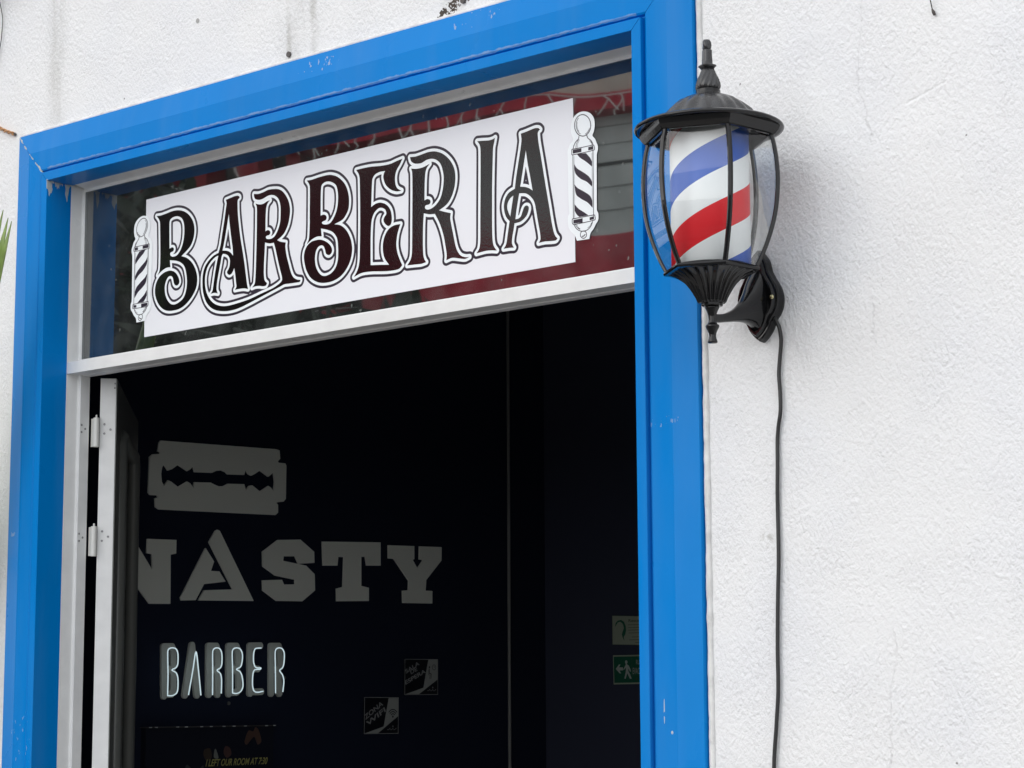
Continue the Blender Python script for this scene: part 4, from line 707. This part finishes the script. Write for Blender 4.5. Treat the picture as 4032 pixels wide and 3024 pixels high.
# ---------------------------------------------------------------- plants and cords at the left edge
def leafmesh(p0, p1, wd, bend=(0, 0, 0), n=12, nrm=(0.2, -1, .2)):
    p0, p1, bend, nrm = Vector(p0), Vector(p1), Vector(bend), Vector(nrm).normalized(); vs, fs = [], []
    for i in range(n+1):
        t = i/n; c = p0.lerp(p1, t)+bend*4*t*(1-t); d = (p1-p0).normalized(); s = d.cross(nrm).normalized()
        w_ = wd*(.35+.65*math.sin(math.pi*min(1, t*1.05)**.7)) if t < .97 else 0.0004; w_ *= (1-t)**.35 if t > .6 else 1
        vs += [c-s*w_, c+nrm*w_*.35*-1, c+s*w_]
    for i in range(n):
        for j in (0, 1): a = i*3+j; fs.append((a, a+1, a+4, a+3))
    return vs, fs
dp_ = thing('spiky_potted_plant', (-.86, -.16, 0), 'spiky green leaves of a potted plant at the left edge of the blue surround', 'plant')
v_, f_ = tube([(-.86, -.16, .30), (-.81, -.15, 1.1), (-.78, -.11, 1.77)], .02, 12, [.03, .024, .018]); mesh('stem', v_, f_, BARK, dp_, smooth=True)
v_, f_ = lathe([(.14, 0), (.19, .32), (.20, .34), (.18, .34), (.17, .31)], -.86, -.22, 32); mesh('pot', v_, f_, mat('terracotta', (.35, .13, .07), .8), dp_, smooth=True)
ctr = (-.78, -.11, 1.75)
tips = [((-.6085, -.12, 2.356), .030), ((-.5945, -.12, 2.3400), .038), ((-.5845, -.12, 2.3330), .030)]
for i in range(14):
    a = random.uniform(0, 2*math.pi); el = random.uniform(.1, 1.3); r = random.uniform(.2, .3)
    tp = (ctr[0]+r*math.cos(a)*math.cos(el)-.12, ctr[1]+.10*math.sin(a)*math.cos(el), ctr[2]+r*math.sin(el)*.8)
    if tp[0] > -.72: tp = (-1.50-tp[0]+.02, tp[1], tp[2])
    tips.append((tp, .013))
for tp, wd in tips:
    v_, f_ = leafmesh(ctr, tp, wd, (-.012, 0, .0) if tp[0] > -.7 else (0, 0, .03)); o = mesh('leaf', v_, f_, LEAF, dp_, smooth=True); o.modifiers.new('s', 'SOLIDIFY').thickness = .0012
fp = thing('hanging_frond', (-.86, -.03, 2.95), 'dark drooping frond with thin stems at the upper left corner of the wall', 'plant')
v_, f_ = leafmesh((-.72, -.06, 2.90), (-.90, -.03, 2.755), .022, (0, 0, -.0), nrm=(.1, -.7, .7)); mesh('frond_blade', v_, f_, DLEAF, fp, smooth=True)
v_, f_ = tube(crs([(-.80, -.01, 2.81), (-.7925, -.006, 2.776), (-.7869, -.004, 2.749), (-.7880, -.004, 2.725), (-.7895, -.004, 2.7106), (-.797, -.004, 2.6818), (-.81, -.004, 2.65)], 6), .0008, 6); mesh('tendril', v_, f_, DLEAF, fp, smooth=True)
for p0, p1 in (((-.82, -.02, 2.69), (-.790, -.02, 2.722)), ((-.82, -.02, 2.67), (-.793, -.02, 2.699)), ((-.83, -.02, 2.73), (-.795, -.02, 2.752))):
    v_, f_ = leafmesh(p0, p1, .0035); mesh('leaflet', v_, f_, DLEAF, fp, smooth=True)
ORG = mat('orange_cord', (.48, .25, .11), .6)
tw = thing('orange_cord', (-.79, -.005, 2.55), 'twisted orange cord tied off on the wall at the upper left of the surround', 'cord')
for k in (0, math.pi):
    P_ = [(-.83+.086*i/30, -.005+.0022*math.sin(i*.75+k), 2.578-.046*(i/30)**1.1-.006*math.sin(math.pi*i/30)+.0022*math.cos(i*.75+k)) for i in range(31)]
    v_, f_ = tube(P_, .0016, 7); mesh('strand', v_, f_, ORG, tw, smooth=True)
disc('knot', -.7435, 2.5312, .0028, HOLE, tw, -.004, .004)
# ---------------------------------------------------------------- across the street (seen in the glass)
OB = Vector((0, -12, 0)); DV = Vector((.9716, -.2368, 0)); NV = Vector((.2368, .9716, 0))
def op(s, d, z): return OB+DV*s+NV*d+Vector((0, 0, z))
oh = thing('opposite_house', tuple(op(-6, 0, 0)), 'red and grey house across the street reflected in the transom glass', 'house')
def obox(name, s0, s1, d0, d1, z0, z1, m, par=oh):
    v, f = boxv(s0, s1, d0, d1, z0, z1); return mesh(name, [op(*p) for p in v], f, m, par)
RED = mat('red_paint', (.62, .03, .06), .7, mottle=(3, .3)); RED2 = mat('dark_red_posts', (.30, .02, .03), .7, mottle=(3, .3)); GREY = mat('grey_boards', (.68, .72, .69), .7, mottle=(2, .25)); BEI = mat('beige_render', (.66, .62, .53), .8, mottle=(3, .2)); JNT = mat('board_joint_line', (.30, .31, .30), .8); DKV = mat('dark_opening', (.02, .018, .018), .8)
obox('base_wall', -9.45, -6.0, -3, 0, 0, 5.02, RED)
obox('board_wall', -9.3, -6.0, -3, -.01, 5.02, 6.02, GREY)
for z in (5.20, 5.38, 5.565, 5.75, 5.90): obox('board_joint', -9.3, -6.0, -.01, -.0, z-.004, z+(.025 if z == 5.565 else .003), DKV if z == 5.565 else JNT)  # thin strips for the joints between the boards
obox('beam', -10.6, -5.9, -3, .18, 5.98, 6.09, RED)
obox('upper_wall', -9.0, -6.0, -3, .02, 6.09, 6.9, BEI)
obox('dark_veranda', -19, -9.46, -3, -.6, 0, 6.5, DKV)
s_ = -9.6
while s_ > -14.5: obox('red_post', s_-.17, s_, -.2, .02, 0, 6.2, RED2); s_ -= random.uniform(.34, .5)
obox('window', -8.6, -7.4, -.01, .02, 1.2, 2.6, DKV)
IC = mat('icicle_cord', (.75, .74, .70), .5)
il = thing('icicle_lights', tuple(op(-10, .22, 6.05)), 'icicle light strings hanging from the red beam of the house across the street', 'string lights')
vs, fs = [], []
s_ = -14.0
while s_ < -6.6:
    L_ = random.uniform(.12, .42); p = [op(s_, .22, 6.06)]
    for k in range(4): p.append(p[-1]+Vector((random.uniform(-.05, .05), 0, -L_/4)))
    v, f = tube(p, .006, 5)
    if random.random() < .7:
        v2, f2 = tube([p[1]+Vector((0, .0, .004)), p[1]+Vector((random.uniform(-.14, .14), 0, -.09))], .005, 5); k0 = len(v); v += v2; f += [tuple(i+k0 for i in q) for q in f2]
    mesh('light_strand', v, f, IC, il)
    s_ += random.uniform(.13, .26)
v, f = tube([op(-14, .22, 6.06), op(-6.6, .22, 6.06)], .005, 6); mesh('main_cord', v, f, IC, il)
def tree(name, loc, blobs, n, label):
    th = thing(name, (loc[0], loc[1], -.1), label, 'tree', 'garden trees across the street'); vs, fs = [], []
    for _ in range(n):
        c, r = random.choice(blobs)
        while True:
            q = Vector((random.uniform(-1, 1), random.uniform(-1, 1), random.uniform(-1, 1)))
            if .35 < q.length < 1: break
        p = Vector((c[0]+q.x*r[0], c[1]+q.y*r[1], c[2]+q.z*r[2])); d = Vector((random.gauss(0, 1), random.gauss(0, 1), random.gauss(0, .9)-.3)).normalized()
        s = d.cross(Vector((random.gauss(0, 1), random.gauss(0, 1), random.gauss(0, 1)))).normalized(); l = random.uniform(.18, .42); w_ = random.uniform(.02, .05); k = len(vs)
        vs += [p, p+d*l*.5+s*w_, p+d*l, p+d*l*.5-s*w_]; fs.append((k, k+1, k+2, k+3))
    mesh('crown', vs, fs, DLEAF, th)
    c = blobs[0][0]; v, f = tube([(loc[0], loc[1], -.12), (loc[0]+.1, loc[1], 1.5), (c[0], c[1], c[2])], .1, 10, [.13, .1, .05]); mesh('trunk', v, f, BARK, th, smooth=True)
tree('garden_tree', (-6.3, -5.5), [((-6.1, -5.4, 2.75), (1.5, .8, .85)), ((-5.0, -5.3, 2.55), (1.1, .6, .80))], 8500, 'low dark leafy tree reflected along the bottom of the transom glass')
tree('garden_tree', (-7.8, -5.6), [((-7.6, -5.5, 3.7), (1.1, .8, .95)), ((-7.4, -5.4, 3.0), (1.0, .7, .7))], 4200, 'taller dark leafy tree reflected at the left of the transom glass')
